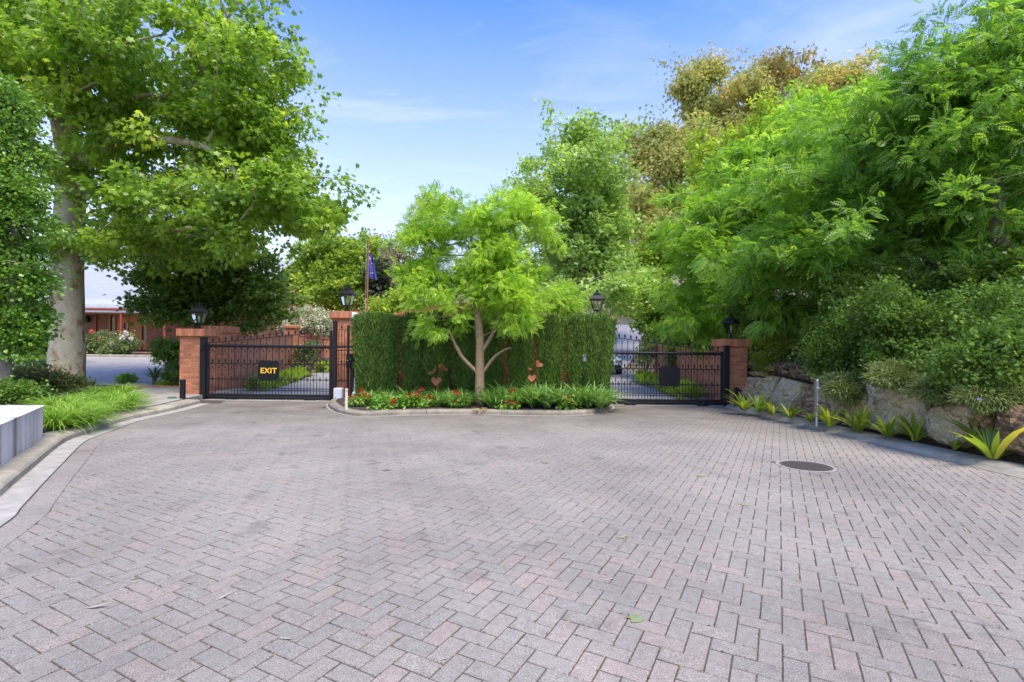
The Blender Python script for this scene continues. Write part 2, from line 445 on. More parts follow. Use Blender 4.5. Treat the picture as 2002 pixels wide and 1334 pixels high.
M['bark'] = plain('brown_bark', (0.13, 0.095, 0.06), 0.9, noise=0.4, nscale=9, bump=0.6, bscale=35, detail=8)
M['bark_pale'] = plain('pale_brown_bark', (0.27, 0.19, 0.11), 0.85, noise=0.25, nscale=10, bump=0.4, bscale=40, detail=8)
M['bark_grey'] = plain('grey_bark', (0.20, 0.17, 0.145), 0.9, noise=0.3, nscale=9, bump=0.5, bscale=35, detail=8)
def stone_mat():
    m, t, o = new_mat('quarry_boulder')
    geo = N(t, 'ShaderNodeNewGeometry')
    at = N(t, 'ShaderNodeAttribute', attribute_name='tint')
    mp = N(t, 'ShaderNodeMapping'); mp.inputs['Rotation'].default_value = (R(20), R(35), 0); mp.inputs['Scale'].default_value = (1, 1, 2.2)
    lk(t, geo.outputs['Position'], mp.inputs[0])
    n1 = N(t, 'ShaderNodeTexNoise', Scale=2.6, Detail=10.0, Roughness=0.72, Distortion=1.2); lk(t, mp.outputs[0], n1.inputs['Vector'])
    sm = N(t, 'ShaderNodeMapRange'); sm.inputs['To Min'].default_value = -.16; sm.inputs['To Max'].default_value = .16; lk(t, at.outputs['Fac'], sm.inputs[0])
    ad = N(t, 'ShaderNodeMath', operation='ADD'); lk(t, n1.outputs[0], ad.inputs[0]); lk(t, sm.outputs[0], ad.inputs[1])
    r1 = ramp(t, [(0.26, (0.075, 0.052, 0.04)), (0.38, (0.20, 0.135, 0.095)), (0.44, (0.40, 0.24, 0.105)), (0.50, (0.54, 0.42, 0.225)), (0.60, (0.70, 0.60, 0.38))])
    lk(t, ad.outputs[0], r1.inputs[0])
    b = N(t, 'ShaderNodeBsdfPrincipled', Roughness=0.9); vo = N(t, 'ShaderNodeTexVoronoi', Scale=0.9, feature='DISTANCE_TO_EDGE'); wv = N(t, 'ShaderNodeTexNoise', Scale=4.0, Detail=6.0)
    lk(t, geo.outputs['Position'], wv.inputs['Vector'])
    wm = N(t, 'ShaderNodeVectorMath', operation='MULTIPLY_ADD'); wm.inputs[1].default_value = (.5, .5, .5); lk(t, wv.outputs['Color'], wm.inputs[0]); lk(t, geo.outputs['Position'], wm.inputs[2])
    lk(t, wm.outputs[0], vo.inputs['Vector'])
    cr2 = ramp(t, [(0.0, (.35, .28, .22)), (0.006, (.6, .5, .42)), (0.014, (1, 1, 1))]); lk(t, vo.outputs['Distance'], cr2.inputs[0])
    n5 = N(t, 'ShaderNodeTexNoise', Scale=28.0, Detail=6.0, Roughness=.7); lk(t, geo.outputs['Position'], n5.inputs['Vector'])
    m5 = N(t, 'ShaderNodeMapRange'); m5.inputs['From Min'].default_value = .35; m5.inputs['From Max'].default_value = .65; m5.inputs['To Min'].default_value = .6; m5.inputs['To Max'].default_value = 1.25; lk(t, n5.outputs[0], m5.inputs[0])
    v1 = N(t, 'ShaderNodeVectorMath', operation='MULTIPLY'); lk(t, r1.outputs[0], v1.inputs[0]); lk(t, cr2.outputs[0], v1.inputs[1])
    v2 = N(t, 'ShaderNodeVectorMath', operation='SCALE'); lk(t, v1.outputs[0], v2.inputs[0]); lk(t, m5.outputs[0], v2.inputs['Scale'])
    lk(t, v2.outputs[0], b.inputs['Base Color'])
    n2 = N(t, 'ShaderNodeTexNoise', Scale=9.0, Detail=9.0, Roughness=0.7); lk(t, mp.outputs[0], n2.inputs['Vector'])
    bp = N(t, 'ShaderNodeBump', Strength=1.0, Distance=0.09); lk(t, n2.outputs[0], bp.inputs['Height']); lk(t, bp.outputs[0], b.inputs['Normal'])
    lk(t, b.outputs[0], o.inputs[0])
    return m
M['stone'] = stone_mat()
def plinth_mat():
    m, t, o = new_mat('streaked_white_render')
    geo = N(t, 'ShaderNodeNewGeometry')
    mp = N(t, 'ShaderNodeMapping'); mp.inputs['Scale'].default_value = (1, 1, .10); lk(t, geo.outputs['Position'], mp.inputs[0])
    n1 = N(t, 'ShaderNodeTexNoise', Scale=3.4, Detail=6.0, Roughness=0.65, Distortion=0.0); lk(t, mp.outputs[0], n1.inputs['Vector'])
    r1 = ramp(t, [(0.36, (0.24, 0.22, 0.21)), (0.46, (0.52, 0.49, 0.46)), (0.6, (0.70, 0.68, 0.64))])
    lk(t, n1.outputs[0], r1.inputs[0])
    n2 = N(t, 'ShaderNodeTexNoise', Scale=30.0, Detail=6.0); lk(t, geo.outputs['Position'], n2.inputs['Vector'])
    mr = N(t, 'ShaderNodeMapRange'); mr.inputs['To Min'].default_value = .8; mr.inputs['To Max'].default_value = 1.2; lk(t, n2.outputs[0], mr.inputs[0])
    vm = N(t, 'ShaderNodeVectorMath', operation='SCALE'); lk(t, r1.outputs[0], vm.inputs[0]); lk(t, mr.outputs[0], vm.inputs['Scale'])
    b = N(t, 'ShaderNodeBsdfPrincipled', Roughness=0.8); lk(t, vm.outputs[0], b.inputs['Base Color'])
    bp = N(t, 'ShaderNodeBump', Strength=0.25, Distance=0.01); lk(t, n2.outputs[0], bp.inputs['Height']); lk(t, bp.outputs[0], b.inputs['Normal'])
    lk(t, b.outputs[0], o.inputs[0])
    return m
M['plinth'] = plinth_mat()
# ================================================================== GROUND
def sstep(a, b, x):
    t = min(1.0, max(0.0, (x - a) / (b - a)))
    return t * t * (3 - 2 * t)
def drive_z(Y):
    d = max(0.0, Y - 18.0)
    z = 0.0027 * d * d
    if Y > 58: z = 0.0027 * 1600 + (Y - 58) * 0.16
    return z
def left_z(Y): return 0.05 + 0.066 * max(0.0, min(Y, 40.0) - 16.0) + 0.02 * max(0.0, Y - 40)
def hill_z(X, Y):
    d = max(0.0, X - 7.3)
    return 1.30 + 0.42 * min(d, 6.0) + 0.25 * max(0, d - 6) + 0.02 * max(0, Y - 15) * min(1.0, d / 4)
def hz(X, Y):
    """natural ground level; sits below the paving in the court and the drives"""
    z = drive_z(Y) - 0.10
    if Y > 62: z += 0.4 * min(Y - 62, 12) * sstep(62, 68, Y)
    wl = sstep(-10.6, -11.6, X) if X < -10.6 else 0.0
    z = z * (1 - wl) + (left_z(Y) - .12) * wl
    edge = 7.45 + max(0.0, Y - 26) * 0.28
    wr = sstep(edge, edge + .5, X)
    return z * (1 - wr) + max(z, hill_z(X - max(0.0, Y - 26) * 0.28, Y)) * wr
def grid_mesh(name, xs, ys, zf, mat, kind='structure', parent=None):
    mb = MB(); nx = len(xs)
    vs = [(x, y, zf(x, y)) for y in ys for x in xs]
    fs = [(j * nx + i, j * nx + i + 1, (j + 1) * nx + i + 1, (j + 1) * nx + i) for j in range(len(ys) - 1) for i in range(nx - 1)]
    mb.add(vs, fs)
    o = mb.build(name, mat, parent, smooth=True)
    if kind: o['kind'] = kind
    return o
def axis(lo, hi, fine_lo, fine_hi, fine, coarse):
    a = list(np.arange(lo, fine_lo, coarse)) + list(np.arange(fine_lo, fine_hi, fine)) + list(np.arange(fine_hi, hi + .1, coarse))
    return [float(v) for v in a]
_rg = random.Random(5)
_ph = [(_rg.uniform(.3, 1.6), _rg.uniform(.3, 1.6), _rg.uniform(0, 6)) for _ in range(6)]
def bumpy(x, y): return sum(math.sin(a * x + b * y + c) for a, b, c in _ph) / 6
grid_mesh('ground', axis(-400, 400, -30, 24, .5, 12), axis(-60, 600, -4, 46, .5, 9),
          lambda x, y: hz(x, y) + (0.06 * bumpy(x, y) if (x > 7.9 or x < -12) else 0), M['earth'])

# ------------------------------------------------------------------ outlines of the court
def smooth(pts, n=6):
    pts = [Vector((p[0], p[1])) for p in pts]
    o_ = []
    for i in range(len(pts) - 1):
        p0, p1, p2, p3 = pts[max(0, i - 1)], pts[i], pts[i + 1], pts[min(len(pts) - 1, i + 2)]
        for k in range(n):
            t = k / n
            o_.append(.5 * ((2 * p1) + (p2 - p0) * t + (2 * p0 - 5 * p1 + 4 * p2 - p3) * t * t + (3 * p1 - p0 - 3 * p2 + p3) * t ** 3))
    o_.append(pts[-1])
    return o_
def resample(pts, step):
    out_ = [pts[0].copy()]; acc = 0.0
    for a, b in zip(pts[:-1], pts[1:]):
        L = (b - a).length
        while acc + L >= step:
            k = (step - acc) / L
            a = a + (b - a) * k; out_.append(a.copy()); L = (b - a).length; acc = 0.0
        acc += L
    if (out_[-1] - pts[-1]).length > step * .3: out_.append(pts[-1].copy())
    return out_
LEFT = smooth([(-2.95, -3), (-3.05, -1), (-3.2, .8), (-3.6, 2.5)] + [G(*p)[:2] for p in
        [(0, 1031), (43, 991), (84, 946), (115, 914), (166, 864), (210, 846), (273, 823), (357, 804), (412, 789)]])
RIGHT = smooth([G(*p)[:2] for p in [(1412, 796), (1500, 818), (1600, 842), (1760, 881), (2002, 937)]] + [(6.75, 4.5), (6.85, 2), (6.9, -3)])
ISL = smooth([(-5.35, 15.1)] + [G(*p)[:2] for p in [(642, 792), (648, 801), (663, 808), (703, 815), (766, 813), (856, 811), (940, 811), (1030, 813), (1120, 813), (1170, 808), (1197, 799)]] + [(2.95, 15.1)])
def normals(path):
    ns = []
    for i in range(len(path)):
        d = path[min(i + 1, len(path) - 1)] - path[max(0, i - 1)]
        d.normalize(); ns.append(Vector((-d.y, d.x)))
    return ns
def offset(path, d):
    return [p + n * d for p, n in zip(path, normals(path))]
def sweep(path, prof, t=0.5):
    """prof: (offset to the left of travel, z)"""
    ns = normals(path); mb = MB(); k = len(prof)
    vs = []
    for p, n in zip(path, ns):
        for (d, z) in prof: vs.append((p.x + n.x * d, p.y + n.y * d, z))
    fs = [(i * k + j, (i + 1) * k + j, (i + 1) * k + j + 1, i * k + j + 1) for i in range(len(path) - 1) for j in range(k - 1)]
    fs.append(tuple(range(k))); fs.append(tuple(reversed([(len(path) - 1) * k + j for j in range(k)])))
    return mb.add(vs, fs, t)
def split_path(path, L, gap=0.012):
    fine = resample(path, 0.08)
    n = max(2, int(L / 0.08)); out_ = []
    i = 0
    while i < len(fine) - 1:
        seg = [p.copy() for p in fine[i:i + n + 1]]
        if len(seg) >= 2:
            d = (seg[-2] - seg[-1]).normalized(); seg[-1] = seg[-1] + d * gap
            out_.append(seg)
        i += n
    return out_
rk = random.Random(8)
def kerb(name, path, prof, L, base_prof, mat=None):
    root = sweep(resample(path, .25), base_prof).build(name, M['joint'])
    root['kind'] = 'structure'
    for seg in split_path(path, L):
        sweep(seg, prof, rk.random()).build('kerb_section', mat or M['kerb'], root)
    return root
LKERB = offset(LEFT, 0.26)
kerb('left_kerb', LKERB, [(0, -.05), (.005, .075), (.03, .1), (.07, .112), (.36, .128), (.38, .115), (.38, -.05)], 2.45, [(.01, -.06), (.01, .05), (.35, .06), (.35, -.06)])
g = MB()
root = sweep(resample(LEFT, .25), [(.005, -.04), (.255, -.04), (.255, -.03), (.005, -.03)]).build('gutter', M['joint']); root['kind'] = 'structure'
for seg in split_path(LEFT, 2.45):
    sweep(seg, [(.002, -.05), (.002, .006), (.02, .009), (.15, .003), (.262, .006), (.262, -.05)], rk.random()).build('gutter_section', M['gutter'], root)
kerb('right_kerb', RIGHT, [(.07, -.05), (.07, .008), (.1, .03), (.14, .065), (.2, .085), (.46, .1), (.46, -.05)], 2.4, [(.08, -.06), (.08, .0), (.42, .05), (.42, -.06)])
root = sweep(resample(RIGHT, .25), [(0, -.05), (0, .006), (.066, .01), (.066, -.05)]).build('kerb_edge_strip', M['ring']); root['kind'] = 'structure'
kerb('island_kerb', ISL, [(0, -.05), (.005, .075), (.03, .1), (.07, .115), (.2, .12), (.21, -.05)], 1.9, [(.01, -.06), (.01, .04), (.19, .06), (.19, -.06)], M['kerb_dark'])
root = sweep(resample(ISL, .2), [(-.07, -.05), (-.07, .004), (-.004, .008), (-.004, -.05)]).build('island_edge_strip', M['ring']); root['kind'] = 'structure'

# ------------------------------------------------------------------ paving
HEAD = offset(LEFT, -0.005)            # outer edge of the border course
INNER = offset(LEFT, -0.24)            # inner edge of the border course
RIN = offset(RIGHT, -0.004)
IIN = offset(ISL, -0.074)
class Line:
    def __init__(s, path, inside):      # inside=+1 : court lies left of travel
        s.a = np.array([p[:] for p in path[:-1]]); s.b = np.array([p[:] for p in path[1:]])
        s.d = s.b - s.a; s.l2 = (s.d ** 2).sum(1); s.inside = inside
    def near(s, p):
        t = np.clip(((p - s.a) * s.d).sum(1) / s.l2, 0, 1)
        q = s.a + s.d * t[:, None]
        dd = ((p - q) ** 2).sum(1); i = int(dd.argmin())
        cr_ = s.d[i, 0] * (p[1] - s.a[i, 1]) - s.d[i, 1] * (p[0] - s.a[i, 0])
        return math.sqrt(dd[i]) * (1 if cr_ * s.inside > 0 else -1), i
    def clip(s, poly, i):
        a, d = s.a[i], s.d[i] * s.inside
        def sd(q): return (d[0] * (q[1] - a[1]) - d[1] * (q[0] - a[0])) / math.hypot(*d)
        o_ = []
        for k in range(len(poly)):
            p, q = poly[k], poly[(k + 1) % len(poly)]
            sp_, sq_ = sd(p), sd(q)
            if sp_ >= 0: o_.append(p)
            if sp_ * sq_ < 0:
                t = sp_ / (sp_ - sq_); o_.append((p[0] + (q[0] - p[0]) * t, p[1] + (q[1] - p[1]) * t))
        return o_
LINES = [Line(INNER, -1), Line(RIN, -1), Line(IIN, -1)]
# island line: court is right of travel; treat far behind the island as inside only for the gate openings
LP, WP = 0.2335, 0.1168
AD = R(28)
av = np.array([math.sin(AD), math.cos(AD)]); bv = np.array([-math.cos(AD), math.sin(AD)])
MC = np.array(G(1575, 911)[:2])
MR = 0.385
rp_ = random.Random(11)
pavers = []
def poly_area(q): return abs(sum(q[i][0] * q[(i + 1) % len(q)][1] - q[(i + 1) % len(q)][0] * q[i][1] for i in range(len(q)))) / 2
jg = 0.0024
for i in range(-110, 150):
    for j in range(-110, 150):
        c = (i - j) % 4
        if c == 0: x0, y0, x1, y1 = i * WP, j * WP, (i + 2) * WP, (j + 1) * WP
        elif c == 3: x0, y0, x1, y1 = i * WP, j * WP, (i + 1) * WP, (j + 2) * WP
        else: continue
        cc = av * ((x0 + x1) / 2) + bv * ((y0 + y1) / 2) + np.array([-1.0, 7.0])
        if not (-.6 < cc[1] < 15.3 and -10 < cc[0] < 7): continue
        if abs(cc[0]) > 1.15 * (cc[1] + 1.6) + .5: continue
        if (cc[1] > 12.3 and -5.1 < cc[0] < 2.7 and cc[1] > 13.2): continue
        if np.hypot(*(cc - MC)) < MR - .05: continue
        jx = rp_.uniform(-.0012, .0012); jy = rp_.uniform(-.0012, .0012)
        loc = [(x0 + jg + jx, y0 + jg + jy), (x1 - jg + jx, y0 + jg + jy), (x1 - jg + jx, y1 - jg + jy), (x0 + jg + jx, y1 - jg + jy)]
        poly = [tuple(av * u + bv * v_ + np.array([-1.0, 7.0])) for u, v_ in loc]
        ok = True; cut = False
        for L in LINES:
            dist, k = L.near(cc)
            if dist < -.2: ok = False; break
            if dist < .2:
                n0 = list(poly)
                poly = L.clip(poly, k)
                if len(poly) < 3: ok = False; break
                if poly != n0: cut = True
        if not ok: continue
        if np.hypot(*(cc - MC)) < MR + .14:            # cut round the manhole ring
            r_ = cc - MC; r_ = r_ / np.hypot(*r_); a0 = MC + r_ * (MR + .002)
            tmp = Line([Vector(a0), Vector(a0 + np.array([r_[1], -r_[0]]))], 1)
            poly = tmp.clip(poly, 0); cut = True
            if len(poly) < 3: continue
        # trim along the gate sill
        if max(p[1] for p in poly) > 15.0:
            poly = Line([Vector((-20, 15.0)), Vector((20, 15.0))], -1).clip(poly, 0); cut = True
            if len(poly) < 3: continue
        if poly_area(poly) < .0012: continue
        pavers.append((cc, poly, cut, 0 if c == 0 else 1))
def paver_geo(mb, poly, z, t, tilt=(0, 0), dep=.03, ch=.0042):
    cx = sum(p[0] for p in poly) / len(poly); cy = sum(p[1] for p in poly) / len(poly)
    ar = sum(poly[i][0] * poly[(i + 1) % len(poly)][1] - poly[(i + 1) % len(poly)][0] * poly[i][1] for i in range(len(poly)))
    if ar < 0: poly = poly[::-1]
    n = len(poly); vs = []
    for (kk, dz) in ((1, -dep), (1, -ch), (0, 0)):
        for p in poly:
            dx_, dy_ = p[0] - cx, p[1] - cy; L = math.hypot(dx_, dy_) + 1e-6
            s_ = 1 if kk else max(.2, 1 - ch * 1.9 / L)
            x, y = cx + dx_ * s_, cy + dy_ * s_
            vs.append((x, y, z + dz + tilt[0] * (x - cx) + tilt[1] * (y - cy)))
    fs = [(i, (i + 1) % n, n + (i + 1) % n, n + i) for i in range(n)] + [(n + i, n + (i + 1) % n, 2 * n + (i + 1) % n, 2 * n + i) for i in range(n)]
    fs.append(tuple(2 * n + i for i in range(n)))
    mb.add(vs, fs, t, [.9] * n + [.62] * n + [.06] * n)
def inframe(c):
    if c[1] < 1.2: return False
    u = c[0] / c[1] * FPX + 1001; v = 685 + CAMH / c[1] * FPX
    return 20 < u < 1982 and v < 1325
cand = sorted([k for k, p in enumerate(pavers) if not p[2] and inframe(p[0])], key=lambda k: pavers[k][0][1] ** 2 + .15 * pavers[k][0][0] ** 2)[:296]
cset = set(cand)
court = MB()
court.add([(-13, -3, -.0040), (7.3, -3, -.0040), (7.3, 15.4, -.0040), (-13, 15.4, -.0040)], [(0, 1, 2, 3)])
court_o = court.build('paved_court', M['joint']); court_o['kind'] = 'structure'
rest = MB()
variants = {}
def tint_of(): 
    return min(1.0, max(0.0, rp_.betavariate(1.6, 1.6)))
for k, (cc, poly, cut, ori) in enumerate(pavers):
    dz = min(.002, max(-.0006, rp_.gauss(.0004, .0009))); tl = tuple(min(.006, max(-.006, rp_.gauss(0, .0035))) for _ in range(2))
    if k in cset:
        key = rp_.randrange(14)
        if key not in variants:
            mb = MB(); a_, b_ = LP / 2 - jg, WP / 2 - jg
            paver_geo(mb, [(-a_, -b_), (a_, -b_), (a_, b_), (-a_, b_)], 0, key / 13.0, dep=.026)
            variants[key] = mb.mesh('paver')
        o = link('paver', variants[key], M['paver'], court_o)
        ang = math.atan2(av[1], av[0]) + (math.pi / 2 if ori else 0)
        o.location = (cc[0], cc[1], dz); o.rotation_euler = (tl[1], -tl[0], ang)
    else:
        paver_geo(rest, poly, dz, tint_of(), tl)
# border course laid end-on along the gutter
mid = resample(offset(LEFT, -.1225), WP)
mn = normals(mid)
for i in range(len(mid) - 1):
    p, n = mid[i], mn[i]
    t_ = Vector((n.y, -n.x)); h = WP / 2 - .003; l = .115
    if p.y < -1 or p.y > 14.9: continue
    q = [p + t_ * h - n * l, p + t_ * h + n * l, p - t_ * h + n * l, p - t_ * h - n * l]
    paver_geo(rest, [tuple(v) for v in q], rp_.gauss(0, .001), tint_of() * .8 + .1, (rp_.gauss(0, .005), rp_.gauss(0, .005)))
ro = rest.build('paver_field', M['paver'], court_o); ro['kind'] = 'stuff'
# joint litter: crumbs of dead leaf lying in the joints
lit = MB(); rl = random.Random(3)
for cc, poly, cut, ori in pavers:
    if cc[1] > 8.5: continue
    for _ in range(4 if cc[1] < 5 else 2):
        if rl.random() < .25: continue
        k = rl.randrange(len(poly)); a = poly[k]; b = poly[(k + 1) % len(poly)]; t = rl.random()
        x, y = a[0] + (b[0] - a[0]) * t + rl.gauss(0, .003), a[1] + (b[1] - a[1]) * t + rl.gauss(0, .003)
        s = rl.uniform(.003, .0075); an = rl.uniform(0, 6.28); z = -.002 + rl.uniform(0, .003)
        vs = [(x + s * 1.5 * math.cos(an), y + s * 1.5 * math.sin(an), z), (x - s * math.sin(an), y + s * math.cos(an), z + s * .8),
              (x - s * 1.5 * math.cos(an), y - s * 1.5 * math.sin(an), z + .001), (x + s * math.sin(an), y - s * math.cos(an), z)]
        lit.add(vs, [(0, 1, 2), (0, 2, 3)], rl.random())
lo = lit.build('joint_litter', M['debris']); tag(lo, 'tiny brown leaf crumbs caught in the paver joints', 'leaf litter', kind='stuff')

# concrete sill under each gate, the inner drive, the far road
for nm, x0, x1 in (('gate_sill', -9.4, -5.4), ('gate_sill', 2.9, 6.5)):
    o = MB().box(((x0 + x1) / 2, 15.2, -.04), (x1 - x0, .4, .1), bev=.01).build(nm, M['gutter']); o['kind'] = 'structure'
M['drive'] = plain('drive_paving', (0.30, 0.285, 0.28), 0.85, noise=0.14, nscale=3.0, bump=0.3, bscale=90, detail=8)
def drive_sheet(x, y): return drive_z(y) + .006
grid_mesh('inner_drive', [float(v) for v in np.linspace(-12.5, 7.2, 24)], [float(v) for v in np.linspace(15.4, 32, 30)], drive_sheet, M['drive'])
def far_road(u, y):
    return u
rb = MB(); ys = [float(v) for v in np.linspace(31.9, 64, 40)]
vs = []
for y in ys:
    xl, xr = -2.0 + (y - 32) * .22, 7.2 + (y - 32) * .33
    for k in range(9):
        x = xl + (xr - xl) * k / 8; vs.append((x, y, drive_z(y) + .008))
rb.add(vs, [(j * 9 + i, j * 9 + i + 1, (j + 1) * 9 + i + 1, (j + 1) * 9 + i) for j in range(len(ys) - 1) for i in range(8)])
o = rb.build('far_road', M['asphalt'], smooth=True); o['kind'] = 'structure'

# garden beds
def strip_bed(name, path, d0, d1, n, zf, mat):
    ns = normals(path); mb = MB(); vs = []
    for p, nn in zip(path, ns):
        for k in range(n + 1):
            d = d0 + (d1 - d0) * k / n
            x, y = p.x + nn.x * d, p.y + nn.y * d
            vs.append((x, y, zf(x, y, k / n)))
    fs = [(i * (n + 1) + k, (i + 1) * (n + 1) + k, (i + 1) * (n + 1) + k + 1, i * (n + 1) + k + 1) for i in range(len(path) - 1) for k in range(n)]
    o = mb.add(vs, fs).build(name, mat, smooth=True); o['kind'] = 'structure'
    return o
# left verge: soil from the kerb back to the drive beyond
lk_ = resample(offset(LEFT, .63), .4)
mb = MB(); vs = []
nx = 26
for p in lk_:
    for k in range(nx + 1):
        x = p.x - 14.0 * (k / nx) ** 1.3
        y = p.y + (0.0 if p.y < 14 else 0) + 0.15 * k / nx * (p.y)
        vs.append((x, y, .10 + .03 * bumpy(x * 2, y * 2) * min(1, k / 3) + .015 * min(1, k / 8)))
mb.add(vs, [(i * (nx + 1) + k, (i + 1) * (nx + 1) + k, (i + 1) * (nx + 1) + k + 1, i * (nx + 1) + k + 1) for i in range(len(lk_) - 1) for k in range(nx)])
o = mb.build('left_garden_bed', M['soil'], smooth=True); o['kind'] = 'structure'
# island bed
xs = [float(v) for v in np.linspace(-5.2, 2.85, 34)]
mb = MB(); vs = []
isl_in = offset(ISL, .2)
ia = np.array([p[:] for p in isl_in])
sel = ia[(ia[:, 1] < 14.9)]
order = sel[sel[:, 0].argsort()]
for x in xs:
    yf = float(np.interp(x, order[:, 0], order[:, 1]))
    for k in range(7):
        y = yf + (15.6 - yf) * k / 6
        vs.append((x, y, .095 + .04 * min(1, k / 2) + .015 * bumpy(x * 3, y * 3)))
mb.add(vs, [(i * 7 + k, (i + 1) * 7 + k, (i + 1) * 7 + k + 1, i * 7 + k + 1) for i in range(len(xs) - 1) for k in range(6)])
o = mb.build('island_bed', M['soil'], smooth=True); o['kind'] = 'structure'
# right bed between kerb and boulders
strip_bed('right_garden_bed', resample(RIGHT, .4), .455, 1.15, 5, lambda x, y, k: .068 + .07 * k + .012 * bumpy(x * 4, y * 4) * min(1, k * 4), M['soil'])

# footpath slab left of the outer pillar, with a crack joint
pp = [G(262, 768, .15), G(352, 762, .15), G(396, 770, .15), G(400, 786, .15), G(345, 801, .15), G(288, 812, .15), G(262, 800, .15)]
fp = MB()
kb = [tuple(p) for p in resample(offset(LEFT, .645), .3) if 10.5 < p.y < 14.6]
fp.prism([(-12.9, 17.75), (-11.9, 15.4)] + kb + [(-9.25, 15.0), (-9.25, 17.6)], -.02, .15)
o = fp.build('footpath', M['path']); o['kind'] = 'structure'
# drive outside the house
ys = [float(v) for v in np.linspace(17.9, 29.2, 18)]
grid_mesh('house_drive', [float(v) for v in np.linspace(-30, -10.9, 16)], ys, lambda x, y: left_z(y) + .0, M['asphalt'])
o = MB().box((-20, 29.35, left_z(29.35) + .02), (22, .3, .22), bev=.03).build('house_kerb', M['kerb']); o['kind'] = 'structure'
grid_mesh('rose_bed_soil', [float(v) for v in np.linspace(-32, -18.5, 10)], [29.5, 30.4, 31.4], lambda x, y: left_z(y) + .1, M['soil'])
grid_mesh('house_forecourt', [float(v) for v in np.linspace(-26.6, -9.5, 8)], [29.5, 31.4, 33, 36.5], lambda x, y: left_z(min(y, 33)) + .06 + (.04 if x > -23 else -.04) , M['pave_red'])

# manhole cover
mh = thing('manhole_cover', 'round black ribbed manhole cover in a pale ring among the pavers', 'manhole cover', (MC[0], MC[1], 0))
mb = MB(); n = 40
vs = []; 
for r_, z in ((.385, -.03), (.385, .003), (.335, .003), (.335, -.03)):
    for k in range(n): vs.append((r_ * math.cos(2 * math.pi * k / n), r_ * math.sin(2 * math.pi * k / n), z))
mb.add(vs, [(q * n + k, q * n + (k + 1) % n, (q + 1) * n + (k + 1) % n, (q + 1) * n + k) for q in range(3) for k in range(n)])
mb.build('ring', M['ring'], mh, world=False)
mb = MB().lathe([(.328, -.03), (.328, -.002), (.31, -.002), (.308, -.006)], n=40)
mb.build('lid', M['iron'], mh, world=False)
rib = MB()
for k in range(-12, 13):
    for q in range(-12, 13):
        x, y = k * .025, q * .025
        if x * x + y * y < .29 ** 2 and (k + q) % 2 == 0:
            rib.box((x, y, -.004), (.03, .009, .007), rz=R(45 if k % 2 else -45))
ro = rib.build('tread_studs', M['iron'], mh, world=False); ro['kind'] = 'stuff'
# ================================================================== BRICK PILLARS, LAMPS, GATES
rb_ = random.Random(21)
brick_cache = {}
def brick_mesh(L, D, H, key):
    k = (round(L, 4), round(D, 4), round(H, 4), key)
    if k not in brick_cache:
        mb = MB().box((0, 0, 0), (L, D, H), t=key / 6.0, bev=.004)
        brick_cache[k] = mb.mesh('brick')
    return brick_cache[k]
def put_brick(parent, c, L, D, H, rz=0.0):
    o = link('brick', brick_mesh(L, D, H, rb_.randrange(7)), M['brick'], parent)
    o.location = c; o.rotation_euler = (0, 0, rz)
    return o
def pillar(label, x0, y0, z0, h, w=.71, sides=('f', 'l', 'r'), capw=.86, single=True, skip_below=0.0):
    """x0,y0: front-left corner; h: height to the top of the cap"""
    cx, cy = x0 + w / 2, y0 + w / 2
    root = thing('brick_pillar', label, 'pillar', (cx, cy, z0), 'brick gate pillars')
    caph = .215
    bh = h - caph
    nc = max(1, int(round(bh / .0862))); ch = bh / nc
    MB().box((0, 0, bh / 2), (w - .018, w - .018, bh)).build('mortar_core', M['mortar'], root, world=False)
    joined = MB()
    def brick(c, L, D, H, rz=0.0):
        if single: put_brick(root, c, L, D, H, rz)
        else:
            joined.box(c, (L, D, H), rz, rb_.random(), bev=.004)
    for k in range(nc):
        z = ch * (k + .5)
        if z0 + z < skip_below: continue
        for s_, off in (('f', 0), ('l', 1), ('r', 1)):
            if s_ not in sides: continue
            pat = [.23, .23, .23] if (k + off) % 2 == 0 else [.11, .23, .23, .11]
            u = -w / 2
            for L in pat:
                c = u + L / 2; u += L + .01
                if s_ == 'f': brick((c, -w / 2 + .05, z), L, .1, ch - .01)
                else:
                    # side faces start behind the front bricks
                    a, b = c - L / 2, c + L / 2
                    a = max(a, -w / 2 + .11)
                    if b - a < .03: continue
                    brick(((-1 if s_ == 'l' else 1) * (w / 2 - .05), (a + b) / 2, z), .1, b - a, ch - .01)
    # cap: corbel course and a soldier course of bricks on edge
    MB().box((0, 0, bh + caph / 2), (capw - .02, capw - .02, caph - .01)).build('cap_core', M['mortar'], root, world=False)
    n = 10; st = capw / n
    for k in range(n):
        c = -capw / 2 + st * (k + .5)
        if 'f' in sides: brick((c, -capw / 2 + .05, bh + caph / 2), st - .008, .1, caph)
        if 0 < k:
            if 'l' in sides: brick((-capw / 2 + .05, c + .012, bh + caph / 2), .1, st - .008, caph)
            if 'r' in sides: brick((capw / 2 - .05, c + .012, bh + caph / 2), .1, st - .008, caph)
    # chamfered skirt under the cap
    mb = MB(); a, b = w / 2 - .004, capw / 2 - .02
    vs = [(sx * a, sy * a, bh - .05) for sx, sy in ((-1, -1), (1, -1), (1, 1), (-1, 1))] + [(sx * b, sy * b, bh + .004) for sx, sy in ((-1, -1), (1, -1), (1, 1), (-1, 1))]
    mb.add(vs, [(0, 1, 5, 4), (1, 2, 6, 5), (2, 3, 7, 6), (3, 0, 4, 7)], .3)
    mb.build('cap_skirt', M['brick'], root, world=False)
    if not single:
        jo = joined.build('bricks', M['brick'], root, world=False); jo['kind'] = 'stuff'
    return root, Vector((cx, cy, z0 + h))
_, T1 = pillar('short red brick pillar at the outer end of the EXIT gate', -10.09, 15.22, 0.0, 2.13)
